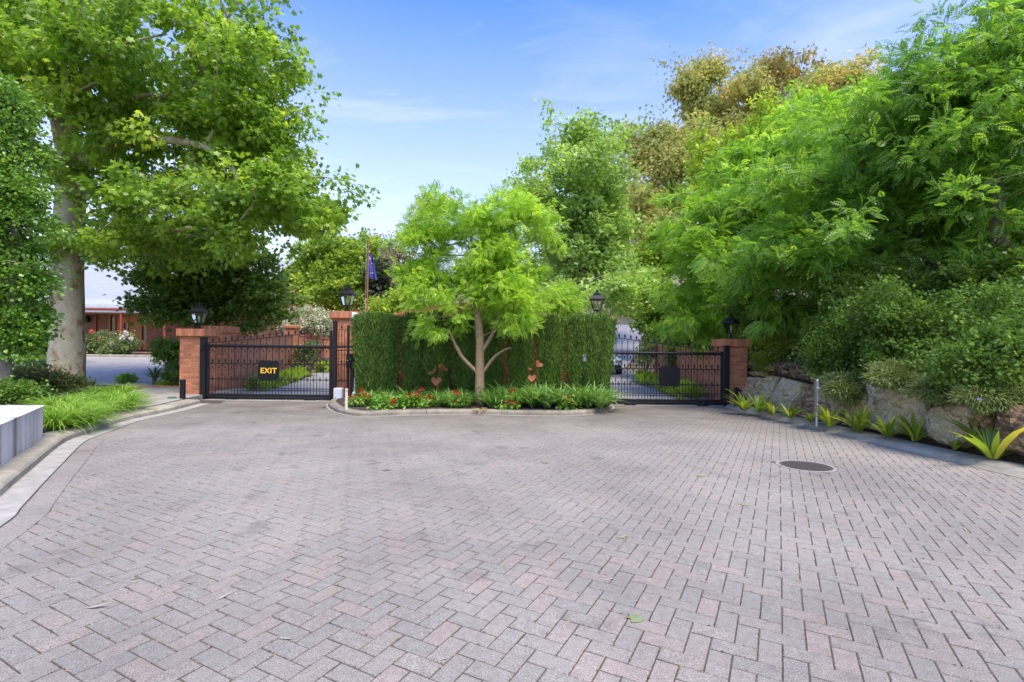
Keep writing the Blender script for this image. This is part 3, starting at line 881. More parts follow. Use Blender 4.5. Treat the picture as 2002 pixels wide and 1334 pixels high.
_, T2 = pillar('tall red brick pillar behind the black control box, left of the clipped hedge', -5.66, 15.75, 0.0, 2.76, sides=('f', 'l', 'r'))
_, T3 = pillar('tall red brick pillar mostly hidden behind the right end of the hedge', 2.36, 15.75, 0.0, 2.70, single=False)
_, T4 = pillar('short red brick pillar beside the boulder wall at the right gate', 6.40, 15.12, 0.0, 2.02)
_, T1b = pillar('red brick pier just behind the outer EXIT gate pillar', -10.42, 16.95, 0.0, 2.30, w=.71)
def lamp_proto(label, loc, sc=1.0):
    L = thing('lantern', label, 'lamp', loc, 'black lanterns on the pillars')
    mb = MB()
    mb.lathe([(.11, 0), (.11, .02), (.035, .05), (.03, .1), (.045, .13), (.03, .16), (.03, .2)], n=10)
    for k in range(4):
        an = math.pi / 4 + k * math.pi / 2; ca, sa = math.cos(an), math.sin(an)
        mb.tube([(ca * .09, sa * .09, .02), (ca * .15, sa * .15, .09), (ca * .13, sa * .13, .17), (ca * .14, sa * .14, .24)], .009, 5)
    mb.build('base', M['black'], L, world=False)
    mb = MB(); b, t = .115, .195; z0, z1 = .22, .58
    for sx, sy in ((-1, -1), (1, -1), (1, 1), (-1, 1)):
        mb.tube([(sx * b, sy * b, z0), (sx * t, sy * t, z1)], .011, 5)
    for (h, zz_, r_) in ((b, z0, .014), (t, z1, .018)):
        for k in range(4):
            p = [(-h, -h), (h, -h), (h, h), (-h, h)]
            q = p[(k + 1) % 4]; mb.tube([(p[k][0], p[k][1], zz_), (q[0], q[1], zz_)], r_, 5)
    mb.build('frame', M['black'], L, world=False)
    for k in range(4):
        p = [(-1, -1), (1, -1), (1, 1), (-1, 1)]; a, c = p[k], p[(k + 1) % 4]
        g_ = MB().add([(a[0] * b, a[1] * b, z0), (c[0] * b, c[1] * b, z0), (c[0] * t, c[1] * t, z1), (a[0] * t, a[1] * t, z1)], [(0, 1, 2, 3)])
        g_.build('pane', M['glass'], L, world=False)
    mb = MB().lathe([(.31, .575), (.325, .6), (.29, .635), (.22, .70), (.16, .745), (.12, .76)], n=4, sq=True)
    ro = mb.build('roof', M['black'], L, world=False)
    for sx, sy in ((-1, -1), (1, -1), (1, 1), (-1, 1)):
        MB().tube([(sx * .225, sy * .225, .59), (sx * .26, sy * .26, .60), (sx * .27, sy * .27, .65)], [.018, .014, .004], 5).build('horn', M['black'], ro, world=False)
    mb = MB().lathe([(.125, .755), (.13, .78), (.105, .80), (.06, .83), (.035, .85), (.03, .87), (.05, .885), (.03, .91), (.012, .94), (.004, .97)], n=10)
    mb.build('vent_finial', M['black'], ro, world=False)
    mb = MB().lathe([(.016, .2), (.016, .33), (.03, .335), (.034, .40), (.028, .455), (.012, .475)], n=8)
    mb.build('bulb', M['white'], L, world=False)
    L.scale = (sc, sc, sc)
    return L
L2 = lamp_proto('black glass lantern on the tall pillar beside the flagpole', T2, .95)
clone(L2, T1, R(12), .9, 'black glass lantern on the short pillar at the EXIT gate')
clone(L2, T3, R(-6), .95, 'black glass lantern on the hidden pillar at the right end of the hedge')
clone(L2, T4, R(35), .85, 'black glass lantern half lost against dark foliage above the boulder wall')

# ------------------------------------------------------------------ gates
bar_me = MB().lathe([(1, 0), (1, 1)], n=6).mesh('bar')
fin_me = MB().lathe([(.010, 0), (.010, .02), (.022, .03), (.012, .045), (.014, .055), (.030, .085), (.022, .115), (.010, .145), (.001, .165)], n=8).mesh('finial', smooth=True)
def torus(mb, c, r_, rr, n=12, m=5, a0=0, a1=2 * math.pi, plane='xz'):
    pts = []
    full = abs(a1 - a0 - 2 * math.pi) < 1e-6
    for k in range(n + 1):
        an = a0 + (a1 - a0) * k / n
        pts.append((c[0] + r_ * math.cos(an), c[1], c[2] + r_ * math.sin(an)))
    mb.tube(pts, rr, m, cap=not full)
ring_me = MB(); torus(ring_me, (0, 0, 0), .036, .009, 12, 5)
ring_me.tube([(-.036, 0, 0), (.036, 0, 0)], .006, 4); ring_me.tube([(0, 0, -.036), (0, 0, .036)], .006, 4)
ring_me.lathe([(.008, .04), (.016, .055), (.006, .085), (.001, .1)], n=6)
ring_me = ring_me.mesh('ring', smooth=True)
def arch_mesh(w_):
    mb = MB()
    torus(mb, (0, 0, -.5 * w_), w_ * .5, .009, 10, 5, 0, math.pi)
    mb.lathe([(.012, -.12), (.018, -.1), (.008, -.075), (.008, -.05)], n=6)
    mb.lathe([(.006, -.14), (.016, -.125), (.012, -.12)], n=6)
    return mb.mesh('arch', smooth=True)
def put(name, me, parent, loc, sc=(1, 1, 1), mat=None, rot=None):
    o = link(name, me, mat or M['black'], parent); o.location = loc; o.scale = sc
    if rot: o.rotation_euler = rot
    return o
def gate(label, x0, x1, y, rail, hi_left, top_lo, top_hi, nb, plate):
    """sliding gate from x0 to x1; the thin top rail climbs toward the island"""
    L = x1 - x0
    g_ = thing('sliding_gate', label, 'gate', (x0, y, 0), 'black wrought iron driveway gates')
    def top(x):
        t = x / L if not hi_left else 1 - x / L
        return top_lo + (top_hi - top_lo) * t
    fr = MB()
    fr.tube([(0, 0, rail), (L, 0, rail)], .042, 8)
    fr.box((L / 2, 0, .14), (L, .06, .1), bev=.008)
    fr.box((L / 2, .03, .055), (L, .05, .05), bev=.006)
    for zz_ in (.30, .36, .63, 1.10): fr.box((L / 2, 0, zz_), (L, .012, .022))
    fr.tube([(0.0, 0, top(0.0)), (L, 0, top(L))], .011, 5)
    for x in (.035, L - .035):
        h = top(x) + .02 if top(x) > rail + .1 else rail + .05
        fr.box((x, 0, h / 2 + .04), (.07, .07, h - .06), bev=.006)
    fr.build('frame', M['black'], g_, world=False)
    st = (L - .14) / nb
    am = arch_mesh(st)
    for k in range(nb + 1):
        x = .07 + st * k
        if 0 < k < nb:
            put('bar', bar_me, g_, (x, 0, .18), (.0095, .0095, max(rail, top(x)) - .18))
        if k < nb:
            xc = x + st / 2
            if top(xc) > rail - .02: put('finial', fin_me, g_, (xc, 0, max(rail + .03, top(xc)) - .005))
            put('bar', bar_me, g_, (xc, 0, .18), (.008, .008, .41))
            put('ring', ring_me, g_, (xc, 0, .63))
            put('finial', fin_me, g_, (xc, 0, 1.10))
            put('arch', am, g_, (xc, 0, rail - .035))
            put('arch', am, g_, (xc, 0, 1.09))
    for x in (L * .2, L * .83):
        w_ = MB().box((x, 0, .045), (.36, .07, .06), bev=.01)
        for q in (-.09, .09): w_.tube([(x + q, -.04, .045), (x + q, .04, .045)], .04, 12)
        w_.build('wheel_carriage', M['black'], g_, world=False)
    px_, pz, pw, ph = plate
    pl = MB().box((px_, -.03, pz), (pw, .006, ph), bev=.002).build('sign_plate', M['sign_black'], g_, world=False)
    sc_ = MB()
    for sx in (-1, 1):
        for sz in (-1, 1): sc_.tube([(px_ + sx * (pw / 2 - .025), -.033, pz + sz * (ph / 2 - .025)), (px_ + sx * (pw / 2 - .025), -.038, pz + sz * (ph / 2 - .025))], .008, 8)
    sc_.build('sign_screws', M['steel'], pl, world=False)
    return g_, pl
GL, pl = gate('black iron sliding gate carrying the yellow EXIT sign', -9.18, -5.42, 15.1, 1.63, False, 1.70, 2.10, 19, (1.87, .90, .64, .60))
pl['label'] = 'black square plate lettered EXIT in yellow'
cu = bpy.data.curves.new('exit_text', 'FONT')
cu.body = 'EXIT'; cu.size = .24; cu.extrude = .002; cu.offset = .006; cu.align_x = 'CENTER'; cu.align_y = 'CENTER'; cu.space_character = 1.08
to = bpy.data.objects.new('exit_text', cu); COL.objects.link(to)
dg = bpy.context.evaluated_depsgraph_get()
tme = bpy.data.meshes.new_from_object(to.evaluated_get(dg))
bpy.data.objects.remove(to)
tme.name = 'lettering'
for v in tme.vertices: v.co = Vector((v.co.x * .95 + 1.87, -.036 - (v.co.z * .5), v.co.y * .93 + .89))
tme.materials.clear()
lt = link('lettering', tme, M['yellow'], pl); lt['label'] = 'yellow capital letters reading EXIT'
GR, pr = gate('black iron sliding gate with a blank black plate in front of the white car', 2.87, 6.32, 15.0, 1.57, True, 1.62, 2.04, 19, (1.84, .87, .62, .60))
pr['label'] = 'blank black square plate on the right gate'
# receiving posts
for lab, x, y, w_, d_, h in (('thick black steel post against the outer EXIT gate pillar', -9.27, 15.08, .17, .14, 1.86),
                             ('thick black steel post against the short pillar by the boulder wall', 6.42, 15.0, .15, .13, 1.80)):
    r_ = thing('gate_post', lab, 'post', (x, y, 0), 'gate receiving posts')
    MB().box((0, 0, h / 2), (w_, d_, h), bev=.01).build('post', M['black'], r_, world=False)
    MB().box((0, 0, h + .008), (w_ + .02, d_ + .02, .02), bev=.006).build('post_cap', M['black'], r_, world=False)
    MB().box((0.02, -d_ / 2 - .02, h * .86), (.06, .05, .16), bev=.008).build('guide_bracket', M['black'], r_, world=False)
# fixed fence panel beside the EXIT gate
fp_ = thing('fence_panel', 'narrow fixed black iron panel with control box left of the hedge', 'fence', (-5.36, 15.12, 0))
def put_post(x, h, w_=.075): MB().box((x, 0, h / 2), (w_, w_, h), bev=.006).build('post', M['black'], fp_, world=False)
put_post(.02, 2.42, .11); put_post(.42, 2.30, .065); put_post(.70, 2.30, .065)
fr = MB()
fr.box((.36, 0, 1.64), (.7, .06, .07)); fr.box((.36, 0, 1.53), (.7, .03, .03)); fr.box((.36, 0, 2.15), (.7, .02, .02)); fr.box((.36, 0, .62), (.7, .02, .02)); fr.box((.36, 0, 1.10), (.7, .02, .02))
fr.box((.36, 0, .35), (.7, .02, .02)); fr.box((.36, 0, .14), (.7, .05, .08))
fr.build('frame', M['black'], fp_, world=False)
for x in (.13, .22, .31, .56):
    put('bar', bar_me, fp_, (x, 0, .15), (.0095, .0095, 1.98))
for x in (.22, .56): put('finial', fin_me, fp_, (x, 0, 2.15)); put('finial', fin_me, fp_, (x, 0, 1.1)); put('ring', ring_me, fp_, (x, 0, .63))
cb = thing('control_box', 'black metal control box fixed to the iron panel beside the hedge', 'control box', (-4.80, 14.98, 0))
MB().box((0, 0, 1.22), (.27, .14, .44), bev=.012).build('housing', M['black'], cb, world=False)
MB().box((0, -.074, 1.22), (.235, .012, .40), bev=.005).build('door', M['sign_black'], cb, world=False)
MB().tube([(-.08, -.078, 1.24), (-.08, -.09, 1.24)], .012, 8).build('lock', M['steel'], cb, world=False)
MB().box((.03, .0, .5), (.1, .08, 1.0), bev=.006).build('stand', M['black'], cb, world=False)
mo = thing('gate_motor', 'pale grey plastic gate motor housing at the foot of the iron panel', 'gate motor', (-5.13, 14.88, .02))
MB().box((0, 0, .22), (.26, .22, .36), bev=.03, taper=1).build('cover', M['grey_box'], mo, world=False)
MB().box((0, 0, .025), (.32, .27, .05), bev=.012).build('base_plate', M['grey_box'], mo, world=False)
MB().tube([(-.05, -.112, .12), (-.05, -.118, .12)], .014, 8).build('lock', M['black'], mo, world=False)
bo = thing('bollard', 'slim cream bollard at the left tip of the island kerb', 'bollard', (*G(677, 802, .1)[:2], .1))
MB().lathe([(.035, 0), (.035, .48), (.03, .5)], n=12).build('shaft', M['cream'], bo, world=False)
MB().lathe([(.04, .46), (.042, .5), (.025, .525), (.003, .53)], n=12).build('cap', plain('pink_cap', (.55, .33, .27), .5), bo, world=False)
mt = thing('meter_tap', 'small white tap fitting on a black pipe beside the hedge', 'tap', (-4.62, 14.75, .1))
MB().tube([(0, 0, 0), (0, 0, .62)], .02, 8).build('pipe', M['cream'], mt, world=False)
MB().lathe([(.02, .0), (.055, .02), (.06, .08), (.03, .13)], c=(0, -.03, .1), n=10).build('tap_body', M['white'], mt, world=False)
MB().box((.09, .02, .35), (.12, .1, .5), bev=.01).build('pipe_cover', M['black'], mt, world=False)
# black square bollards at the outer pillars
for lab, px, py, h in (('short black square bollard in front of the EXIT gate outer pillar', 357, 783, .58), ('short black square bollard with a sensor by the right pillar', 1438, 793, .52)):
    q = G(px, py, .1)
    if px > 1000: q.y -= .05
    r_ = thing('sensor_bollard', lab, 'bollard', (q.x, q.y, .1), 'black sensor bollards')
    MB().box((0, 0, h / 2), (.12, .1, h), bev=.012).build('post', M['black'], r_, world=False)
    MB().box((.0, -.056, h * .82), (.07, .012, .09), bev=.004).build('lens_cover', M['sign_black'], r_, world=False)
    if px > 1000: MB().box((.085, 0, h * .8), (.05, .06, .1), bev=.008).build('bracket', M['black'], r_, world=False)
vl = thing('valve_lid', 'small green plastic valve lid on the concrete path', 'valve lid', (*G(336, 779, .15)[:2], .146))
MB().lathe([(.11, 0), (.11, .03), (.09, .04), (.004, .04)], n=14).build('lid', plain('green_plastic', (.03, .16, .11), .5), vl, world=False)
# white camera on the tall pillar
ca_ = thing('security_camera', 'white camera dome on the tall pillar cap under the lantern', 'camera', (-4.97, 15.66, 2.56))
MB().box((0, 0, .06), (.09, .06, .2), bev=.015).build('bracket', M['white'], ca_, world=False)
MB().lathe([(.02, 0), (.075, .01), (.09, .06), (.075, .11), (.02, .13)], c=(.1, -.06, .02), n=14).build('dome', M['white'], ca_, world=False)
MB().lathe([(.004, 0), (.03, .004), (.03, .02)], c=(.1, -.13, .08), n=10).build('lens', M['dark_glass'], ca_, world=False)

# ------------------------------------------------------------------ brick walls
def wall(name, label, pts, z0f, ztops, th=.23, cap=True, mat='brickwall', wallgroup=None):
    """wall as straight lengths, each an object whose x axis runs along it so brick courses stay level"""
    root = thing(name, label, 'wall', (pts[0][0], pts[0][1], 0), wallgroup)
    for i in range(len(pts) - 1):
        a, b = Vector(pts[i]), Vector(pts[i + 1]); d = b - a; L = d.length; an = math.atan2(d.y, d.x)
        za, zb = ztops[i], ztops[i + 1]; ba, bb = z0f(a.y) - .3, z0f(b.y) - .3
        mb = MB()
        vs = [(0, -th / 2, ba), (L, -th / 2, bb), (L, th / 2, bb), (0, th / 2, ba), (0, -th / 2, za), (L, -th / 2, zb), (L, th / 2, zb), (0, th / 2, za)]
        mb.add(vs, [(0, 3, 2, 1), (4, 5, 6, 7), (0, 1, 5, 4), (1, 2, 6, 5), (2, 3, 7, 6), (3, 0, 4, 7)])
        o = link('wall_panel', mb.mesh('wall_panel'), M[mat], root); o.location = (a.x - pts[0][0], a.y - pts[0][1], 0); o.rotation_euler = (0, 0, an)
        if cap:
            n = max(1, int(L / .12)); cm = MB()
            for k in range(n):
                t0, t1 = (k + .04) / n, (k + .96) / n
                x0_, x1_ = L * t0, L * t1; q0, q1 = za + (zb - za) * t0, za + (zb - za) * t1
                e = th / 2 + .035
                vs = [(x0_, -e, q0 + .004), (x1_, -e, q1 + .004), (x1_, e, q1 + .004), (x0_, e, q0 + .004), (x0_, -e, q0 + .11), (x1_, -e, q1 + .11), (x1_, e, q1 + .11), (x0_, e, q0 + .11)]
                cm.add(vs, [(0, 3, 2, 1), (4, 5, 6, 7), (0, 1, 5, 4), (1, 2, 6, 5), (2, 3, 7, 6), (3, 0, 4, 7)], rb_.random())
            co = link('coping_bricks', cm.mesh('coping_bricks'), M['brick'], root); co['kind'] = 'stuff'
            co.location = o.location; co.rotation_euler = (0, 0, an)
    return root
wl = wall('drive_wall', 'red brick wall with sloping coping behind the EXIT gate', [(-9.78, 17.6), (-10.5, 21.5), (-11.3, 25.6), (-11.2, 29.5), (-10.2, 34)], drive_z, [1.78, 2.02, 2.24, 2.12, 2.2])
wr_ = wall('drive_wall', 'red brick wall with falling coping behind the right gate', [(6.85, 15.95), (6.95, 19.8), (7.0, 24.2)], drive_z, [1.52, 1.72, 1.90])
# panelled relief piers on the walls
def pier(label, x, y, z0, z1, w_=.5, capw=.64):
    r_ = thing('brick_pier', label, 'pier', (x, y, z0))
    MB().box((0, 0, (z1 - z0) / 2), (w_, w_, z1 - z0)).build('shaft', M['brickwall'], r_, world=False)
    MB().box((0, 0, z1 - z0 + .09), (capw, capw, .18), bev=.04).build('cap', M['brick'], r_, world=False)
    return r_
pier('red brick pier with chamfered cap at the bend of the left drive wall', -11.3, 25.75, -.2, 2.56)
pier('red brick pier midway along the right drive wall', 6.93, 21.6, -.2, 1.86, .36, .44)
# arched wall behind the island hedge, real brick courses
aw = thing('arched_wall', 'arch topped red brick wall standing behind the island hedge', 'wall', (-1.2, 15.7, 0))
def arch_z(x):
    return max(2.2, 2.93 - .060 * x * x)
mb = MB(); cap = MB(); n = 30
core = MB(); vs = []
for k in range(n + 1):
    x = -3.75 + 7.5 * k / n; z = arch_z(x) - .03
    vs += [(x, .012, -.1), (x, .012, z), (x, .22, z), (x, .22, -.1)]
core.add(vs, [(k * 4 + q, (k + 1) * 4 + q, (k + 1) * 4 + q + 1, k * 4 + q + 1) for k in range(n) for q in range(3)])
core.build('mortar_core', M['mortar'], aw, world=False)
for r_ in range(37):
    z = .086 * (r_ + .5); x = -3.75 + (.12 if r_ % 2 else 0)
    while x < 3.75:
        if z < min(arch_z(x), arch_z(x + .23)) - .05: mb.box((x + .115, .05, z), (.23, .1, .076), t=rb_.random())
        x += .24
jo = mb.build('bricks', M['brick'], aw, world=False); jo['kind'] = 'stuff'
ns_ = 66
for k in range(ns_):
    xa = -3.75 + 7.5 * (k + .04) / ns_; xb = -3.75 + 7.5 * (k + .96) / ns_; za, zb = arch_z(xa) - .02, arch_z(xb) - .02
    vs = [(xa, -.04, za), (xb, -.04, zb), (xb, .26, zb), (xa, .26, za), (xa, -.04, za + .16), (xb, -.04, zb + .16), (xb, .26, zb + .16), (xa, .26, za + .16)]
    cap.add(vs, [(0, 3, 2, 1), (4, 5, 6, 7), (0, 1, 5, 4), (1, 2, 6, 5), (2, 3, 7, 6), (3, 0, 4, 7)], rb_.random())
co = cap.build('coping_bricks', M['brick'], aw, world=False); co['kind'] = 'stuff'
# brick edging in front of the yucca bed
ed = thing('brick_edging', 'low row of dark bricks edging the yucca bed beside the path', 'edging', (-12, 17.72, .1))
for k in range(16):
    o = put_brick(ed, (-1.5 + .235 * k, .02 * math.sin(k), .05), .225, .1, .09)

# ------------------------------------------------------------------ boulder wall
bw = thing('boulder_wall', 'retaining wall of large rough quarry boulders under the right bank', 'retaining wall', (7.1, 11, 0))
def on_wall(px, py):
    u, v = ray(px, py)
    Y = (7.08 + .22 * CAMH) / (u - .22 * v)
    return Vector((u * Y, Y, CAMH + v * Y))
def z7(pts): return [(1420 + x / 5.56, 640 + y / 5.56) for x, y in pts]
def z8(pts): return [(1640 + x / 3.923, 620 + y / 3.923) for x, y in pts]
STONES = [
 (z7([(245, 400), (290, 330), (400, 370), (520, 395), (495, 480), (285, 465)]), .12),
 (z7([(500, 425), (560, 370), (700, 385), (1000, 440), (985, 480), (935, 590), (750, 565), (560, 505)]), .05),
 (z7([(250, 480), (430, 490), (405, 530), (258, 528)]), .75),
 (z7([(260, 545), (425, 538), (470, 505), (540, 530), (500, 640), (385, 900), (300, 860), (205, 720)]), .72),
 (z7([(545, 590), (600, 540), (740, 570), (880, 605), (800, 770), (740, 850), (700, 960), (560, 955), (425, 900), (480, 720)]), .95),
 (z7([(890, 620), (1010, 600), (1020, 1040), (760, 990), (745, 865), (805, 785)]), .3),
 (z7([(950, 500), (1010, 505), (1015, 590), (945, 592)]), .9),
 (z7([(1030, 610), (1090, 640), (1290, 700), (1300, 880), (1200, 1070), (1030, 1040)]), .5),
 (z7([(1310, 700), (1590, 720), (1575, 1120), (1215, 1075), (1305, 890)]), .55),
 (z8([(250, 500), (650, 560), (665, 740), (655, 925), (240, 870), (245, 700)]), .8),
 (z8([(680, 690), (900, 660), (1050, 690), (1030, 960), (920, 1005), (760, 965), (678, 915)]), .97),
 (z8([(1060, 640), (1190, 660), (1210, 1010), (1045, 965)]), .2),
 (z8([(1215, 660), (1560, 690), (1580, 1120), (1225, 1015)]), .3),
 (z8([(1600, 660), (1980, 690), (2000, 1240), (1610, 1120)]), .6),
]
def stone(parent, px, t, rng, n_=None):
    pts = [on_wall(*p) for p in px]
    # resample outline with a little roughness
    out_ = []
    for a, b in zip(pts, pts[1:] + pts[:1]):
        m_ = max(2, int((b - a).length / .13))
        for k in range(m_): out_.append(a + (b - a) * (k / m_))
    n_ = len(out_); c = sum(out_, Vector()) / n_
    nrm = Vector((-1, 0, .22)).normalized()
    out_ = [p + Vector((0, rng.uniform(-.018, .018), rng.uniform(-.018, .018))) for p in out_]
    tiltY, tiltZ = rng.uniform(-.16, .16), rng.uniform(-.12, .12)
    vs = []; rings = ((.97, -.34), (.97, -.08), (.95, .03), (.84, .075), (.5, .10), (.22, .11))
    ph_ = [rng.uniform(0, 6) for _ in range(4)]
    for k_, (s_, d_) in enumerate(rings):
        for p in out_:
            q = c + (p - c) * s_
            nz_ = .03 * math.sin(q.y * 7 + ph_[0]) * math.sin(q.z * 8 + ph_[1]) + .022 * math.sin(q.y * 15 + q.z * 11 + ph_[2]) + rng.uniform(-.024, .024)
            push = d_ + (nz_ if k_ > 1 else 0) + (tiltY * (q.y - c.y) + tiltZ * (q.z - c.z) if k_ > 0 else 0)
            vs.append(q + nrm * push)
    vs.append(c + nrm * .12)
    R_ = len(rings); fs = []
    for k_ in range(R_ - 1):
        for i in range(n_):
            i2 = (i + 1) % n_; fs.append((k_ * n_ + i, k_ * n_ + i2, (k_ + 1) * n_ + i2, (k_ + 1) * n_ + i))
    fs += [((R_ - 1) * n_ + i, (R_ - 1) * n_ + (i + 1) % n_, len(vs) - 1) for i in range(n_)]
    mb = MB().add(vs, [tuple(reversed(f)) for f in fs], t)
    return mb.build('boulder', M['stone'], parent)
rs = random.Random(4)
for pxs, t in STONES: stone(bw, pxs, t, rs)
def shelf_edge(y): return .98 + .32 * sstep(11.0, 13.6, y)
back = MB(); vs = []
for y in np.linspace(1.5, 15.6, 30):
    for k, z in enumerate((-.1, .35, .7, shelf_edge(float(y)))):
        vs.append((7.22 + .22 * z, float(y), z))
back.add(vs, [(i * 4 + k, i * 4 + k + 1, (i + 1) * 4 + k + 1, (i + 1) * 4 + k) for i in range(29) for k in range(3)])
back.build('earth_backing', M['soil'], bw)
# soil shelf on top of the wall so the bank meets it
sh = MB(); vs = []
for y in np.linspace(1.5, 24, 46):
    y = float(y); ze = shelf_edge(y); x0_ = 7.215 + .22 * ze
    for k in range(13):
        x = x0_ + .22 * k if k < 5 else x0_ + .88 + .7 * (k - 4)
        z = ze + (hz(8.5, y) + .05 - ze) * min(1.0, (x - x0_) / (8.5 - x0_)) if x < 8.5 else hz(x, y) + .05
        vs.append((x, y, z + .03 * bumpy(x * 5, y * 5) * min(1, k)))
sh.add(vs, [(i * 13 + k, i * 13 + k + 1, (i + 1) * 13 + k + 1, (i + 1) * 13 + k) for i in range(45) for k in range(12)])
o = sh.build('bank_mulch', M['soil']); o['kind'] = 'structure'

# sign seen from the side on the right bed
sg = thing('road_sign', 'steel post with a sign panel turned edge on in front of the boulders', 'sign', (*G(1597, 832, .1)[:2], .08))
MB().lathe([(.03, 0), (.03, .98), (.026, .99)], n=12).build('post', M['steel'], sg, world=False)
o = MB().box((-.0, .0, 0), (.42, .006, .66), bev=.002).build('panel', M['alu_back'], sg, world=False)
o.location = (-.09, -.06, .62); o.rotation_euler = (0, 0, R(62))
for zz_ in (.45, .8):
    o = MB().box((0, 0, 0), (.09, .075, .03), bev=.006).build('clamp', M['steel'], sg, world=False); o.location = (0, -.01, zz_)

# pale rendered plinth by the left kerb
A, B = Vector((-7.42, 7.95)), Vector((-6.13, 6.0))
pb = thing('stone_plinth', 'low white streaked masonry block beside the left kerb', 'plinth', (A.x, A.y, .1))
d = (B - A).normalized(); nn = Vector((-d.y, d.x)); nn = nn if nn.x < 0 else -nn
A2 = Vector((-11.0, 7.85))
poly = [A, A + d * 3.2, A + d * 3.2 + Vector((-4.5, 0)), A2]
MB().prism([tuple(p) for p in poly][::-1] if False else [tuple(p) for p in poly], .03, .615).build('block', M['plinth'], pb)
bvm = pb.children[0].modifiers.new('worn_edges', 'BEVEL'); bvm.width = .012; bvm.segments = 2
pl2 = [A + Vector((.0, .03)), A + d * 3.2 + Vector((.02, -.02)), A + d * 3.2 + Vector((-4.5, 0)), A2 + Vector((0, .03))]
MB().prism([tuple(p) for p in pl2], .617, .632).build('top_slab', M['plinth'], pb)

# copper heart sculptures
def heart(mb, c, s, ax, ay, curl=.25):
    ax, ay = Vector(ax).normalized(), Vector(ay).normalized(); nrm = ax.cross(ay)
    ring = []
    for k in range(28):
        t = 2 * math.pi * k / 28
        x = 16 * math.sin(t) ** 3; y = 13 * math.cos(t) - 5 * math.cos(2 * t) - 2 * math.cos(3 * t) - math.cos(4 * t)
        ring.append((x / 17, (y + 2.5) / 17))
    vs = []
    for th_ in (0, .006):
        for f in (1.0, .92, .45):
            for x, y in ring:
                h = curl * (x * x + y * y) * f * f * s * .45 + (0.03 * s if f == 1.0 else 0)
                vs.append(Vector(c) + ax * x * s * f + ay * y * s * f + nrm * (h + th_))
        vs.append(Vector(c) + nrm * th_)
    n = 28; fs = []
    for side in (0, 1):
        o0 = side * (3 * n + 1)
        for q in range(2):
            for k in range(n):
                f = (o0 + q * n + k, o0 + q * n + (k + 1) % n, o0 + (q + 1) * n + (k + 1) % n, o0 + (q + 1) * n + k); fs.append(f if side == 0 else f[::-1])
        for k in range(n):
            f = (o0 + 2 * n + k, o0 + 2 * n + (k + 1) % n, o0 + 3 * n); fs.append(f if side == 0 else f[::-1])
    for k in range(n): fs.append((k, 3 * n + 1 + k, 3 * n + 1 + (k + 1) % n, (k + 1) % n))
    mb.add(vs, fs)
def sculpture(label, Y, base_px, leaves, buds, group='rusty heart leaf sculptures'):
    b0 = P(*base_px, Y); b0.z = .12
    r_ = thing('leaf_sculpture', label, 'sculpture', b0, group)
    for (px, py, s, ax, ay) in leaves:
        c = P(px, py, Y); mb = MB(); heart(mb, c, s, ax, ay); mb.build('heart_leaf', M['copper'], r_)
        MB().tube([b0, b0 + (c - b0) * .5 + Vector((.05, .06, .1)), c + Vector((0, .05, 0)), c + Vector((0, -.012, 0))], .009, 6).build('stem', M['copper'], r_)
    for (px, py, s, ax, ay) in buds:
        c = P(px, py, Y); mb = MB(); heart(mb, c, s, ax, ay, .5); mb.build('leaf_blade', M['copper'], r_)
        MB().tube([b0, b0 + (c - b0) * .5 + Vector((-.04, .06, .05)), c + Vector((0, .02, 0))], .009, 6).build('stem', M['copper'], r_)
sculpture('rusty metal heart leaf plant by the left red geraniums', 13.7, (853, 775),
          [(853, 747, .155, (1, 0, .03), (0, .15, 1))],
          [(846, 730, .135, (.83, .1, .52), (-.2, .8, .35)), (867, 722, .12, (.72, .3, -.62), (.2, .85, .3)), (862, 716, .10, (.3, .5, .8), (.8, .4, -.3))])
sculpture('rusty metal heart leaf plant behind the agapanthus right of the tree', 13.7, (1040, 775),
          [(1040, 741, .13, (1, 0, .12), (0, .4, 1)), (1052, 713, .125, (.75, .2, -.65), (.45, .5, .6))],
          [(1034, 722, .08, (.7, .3, -.5), (.3, .8, .4))])
# intercom plate half buried in the hedge
ic = thing('intercom', 'grey intercom plate half buried in the right end of the hedge', 'intercom', (2.06, 14.26, .1))
MB().box((0, 0, 1.3), (.11, .08, .2), bev=.012).build('panel', M['alu_back'], ic, world=False)
MB().tube([(0, .02, 0), (0, .02, 1.2)], .03, 8).build('post', M['black'], ic, world=False)
# ================================================================== HOUSE, FAR HOUSE, CAR, FLAG
HZ = left_z(34) + .06
hs_ = thing('brick_house', 'red brick building with curved pale iron roof and timber double doors', 'house', (-27, 34, HZ))
xl, xr, yw = -41.0, -17.5, 34.0
mb = MB()
dx0, dx1 = P(213, 650, yw).x, P(287, 650, yw).x      # whole door assembly
wt = 3.05
for a, b in ((xl, dx0), (dx1, xr)):
    mb.box(((a + b) / 2 + 27, .12, wt / 2), (b - a, .24, wt))
mb.box(((dx0 + dx1) / 2 + 27, .12, (2.42 + wt) / 2), (dx1 - dx0, .24, wt - 2.42))
mb.box((xl + 27 + .12, 4.5, wt / 2), (.24, 8.5, wt)); mb.box((xr + 27 - .12, 4.5, wt / 2), (.24, 8.5, wt))
mb.box(((xl + xr) / 2 + 27, 8.9, wt / 2), (xr - xl, .24, wt))
mb.build('wall', M['brickhouse'], hs_, world=False)
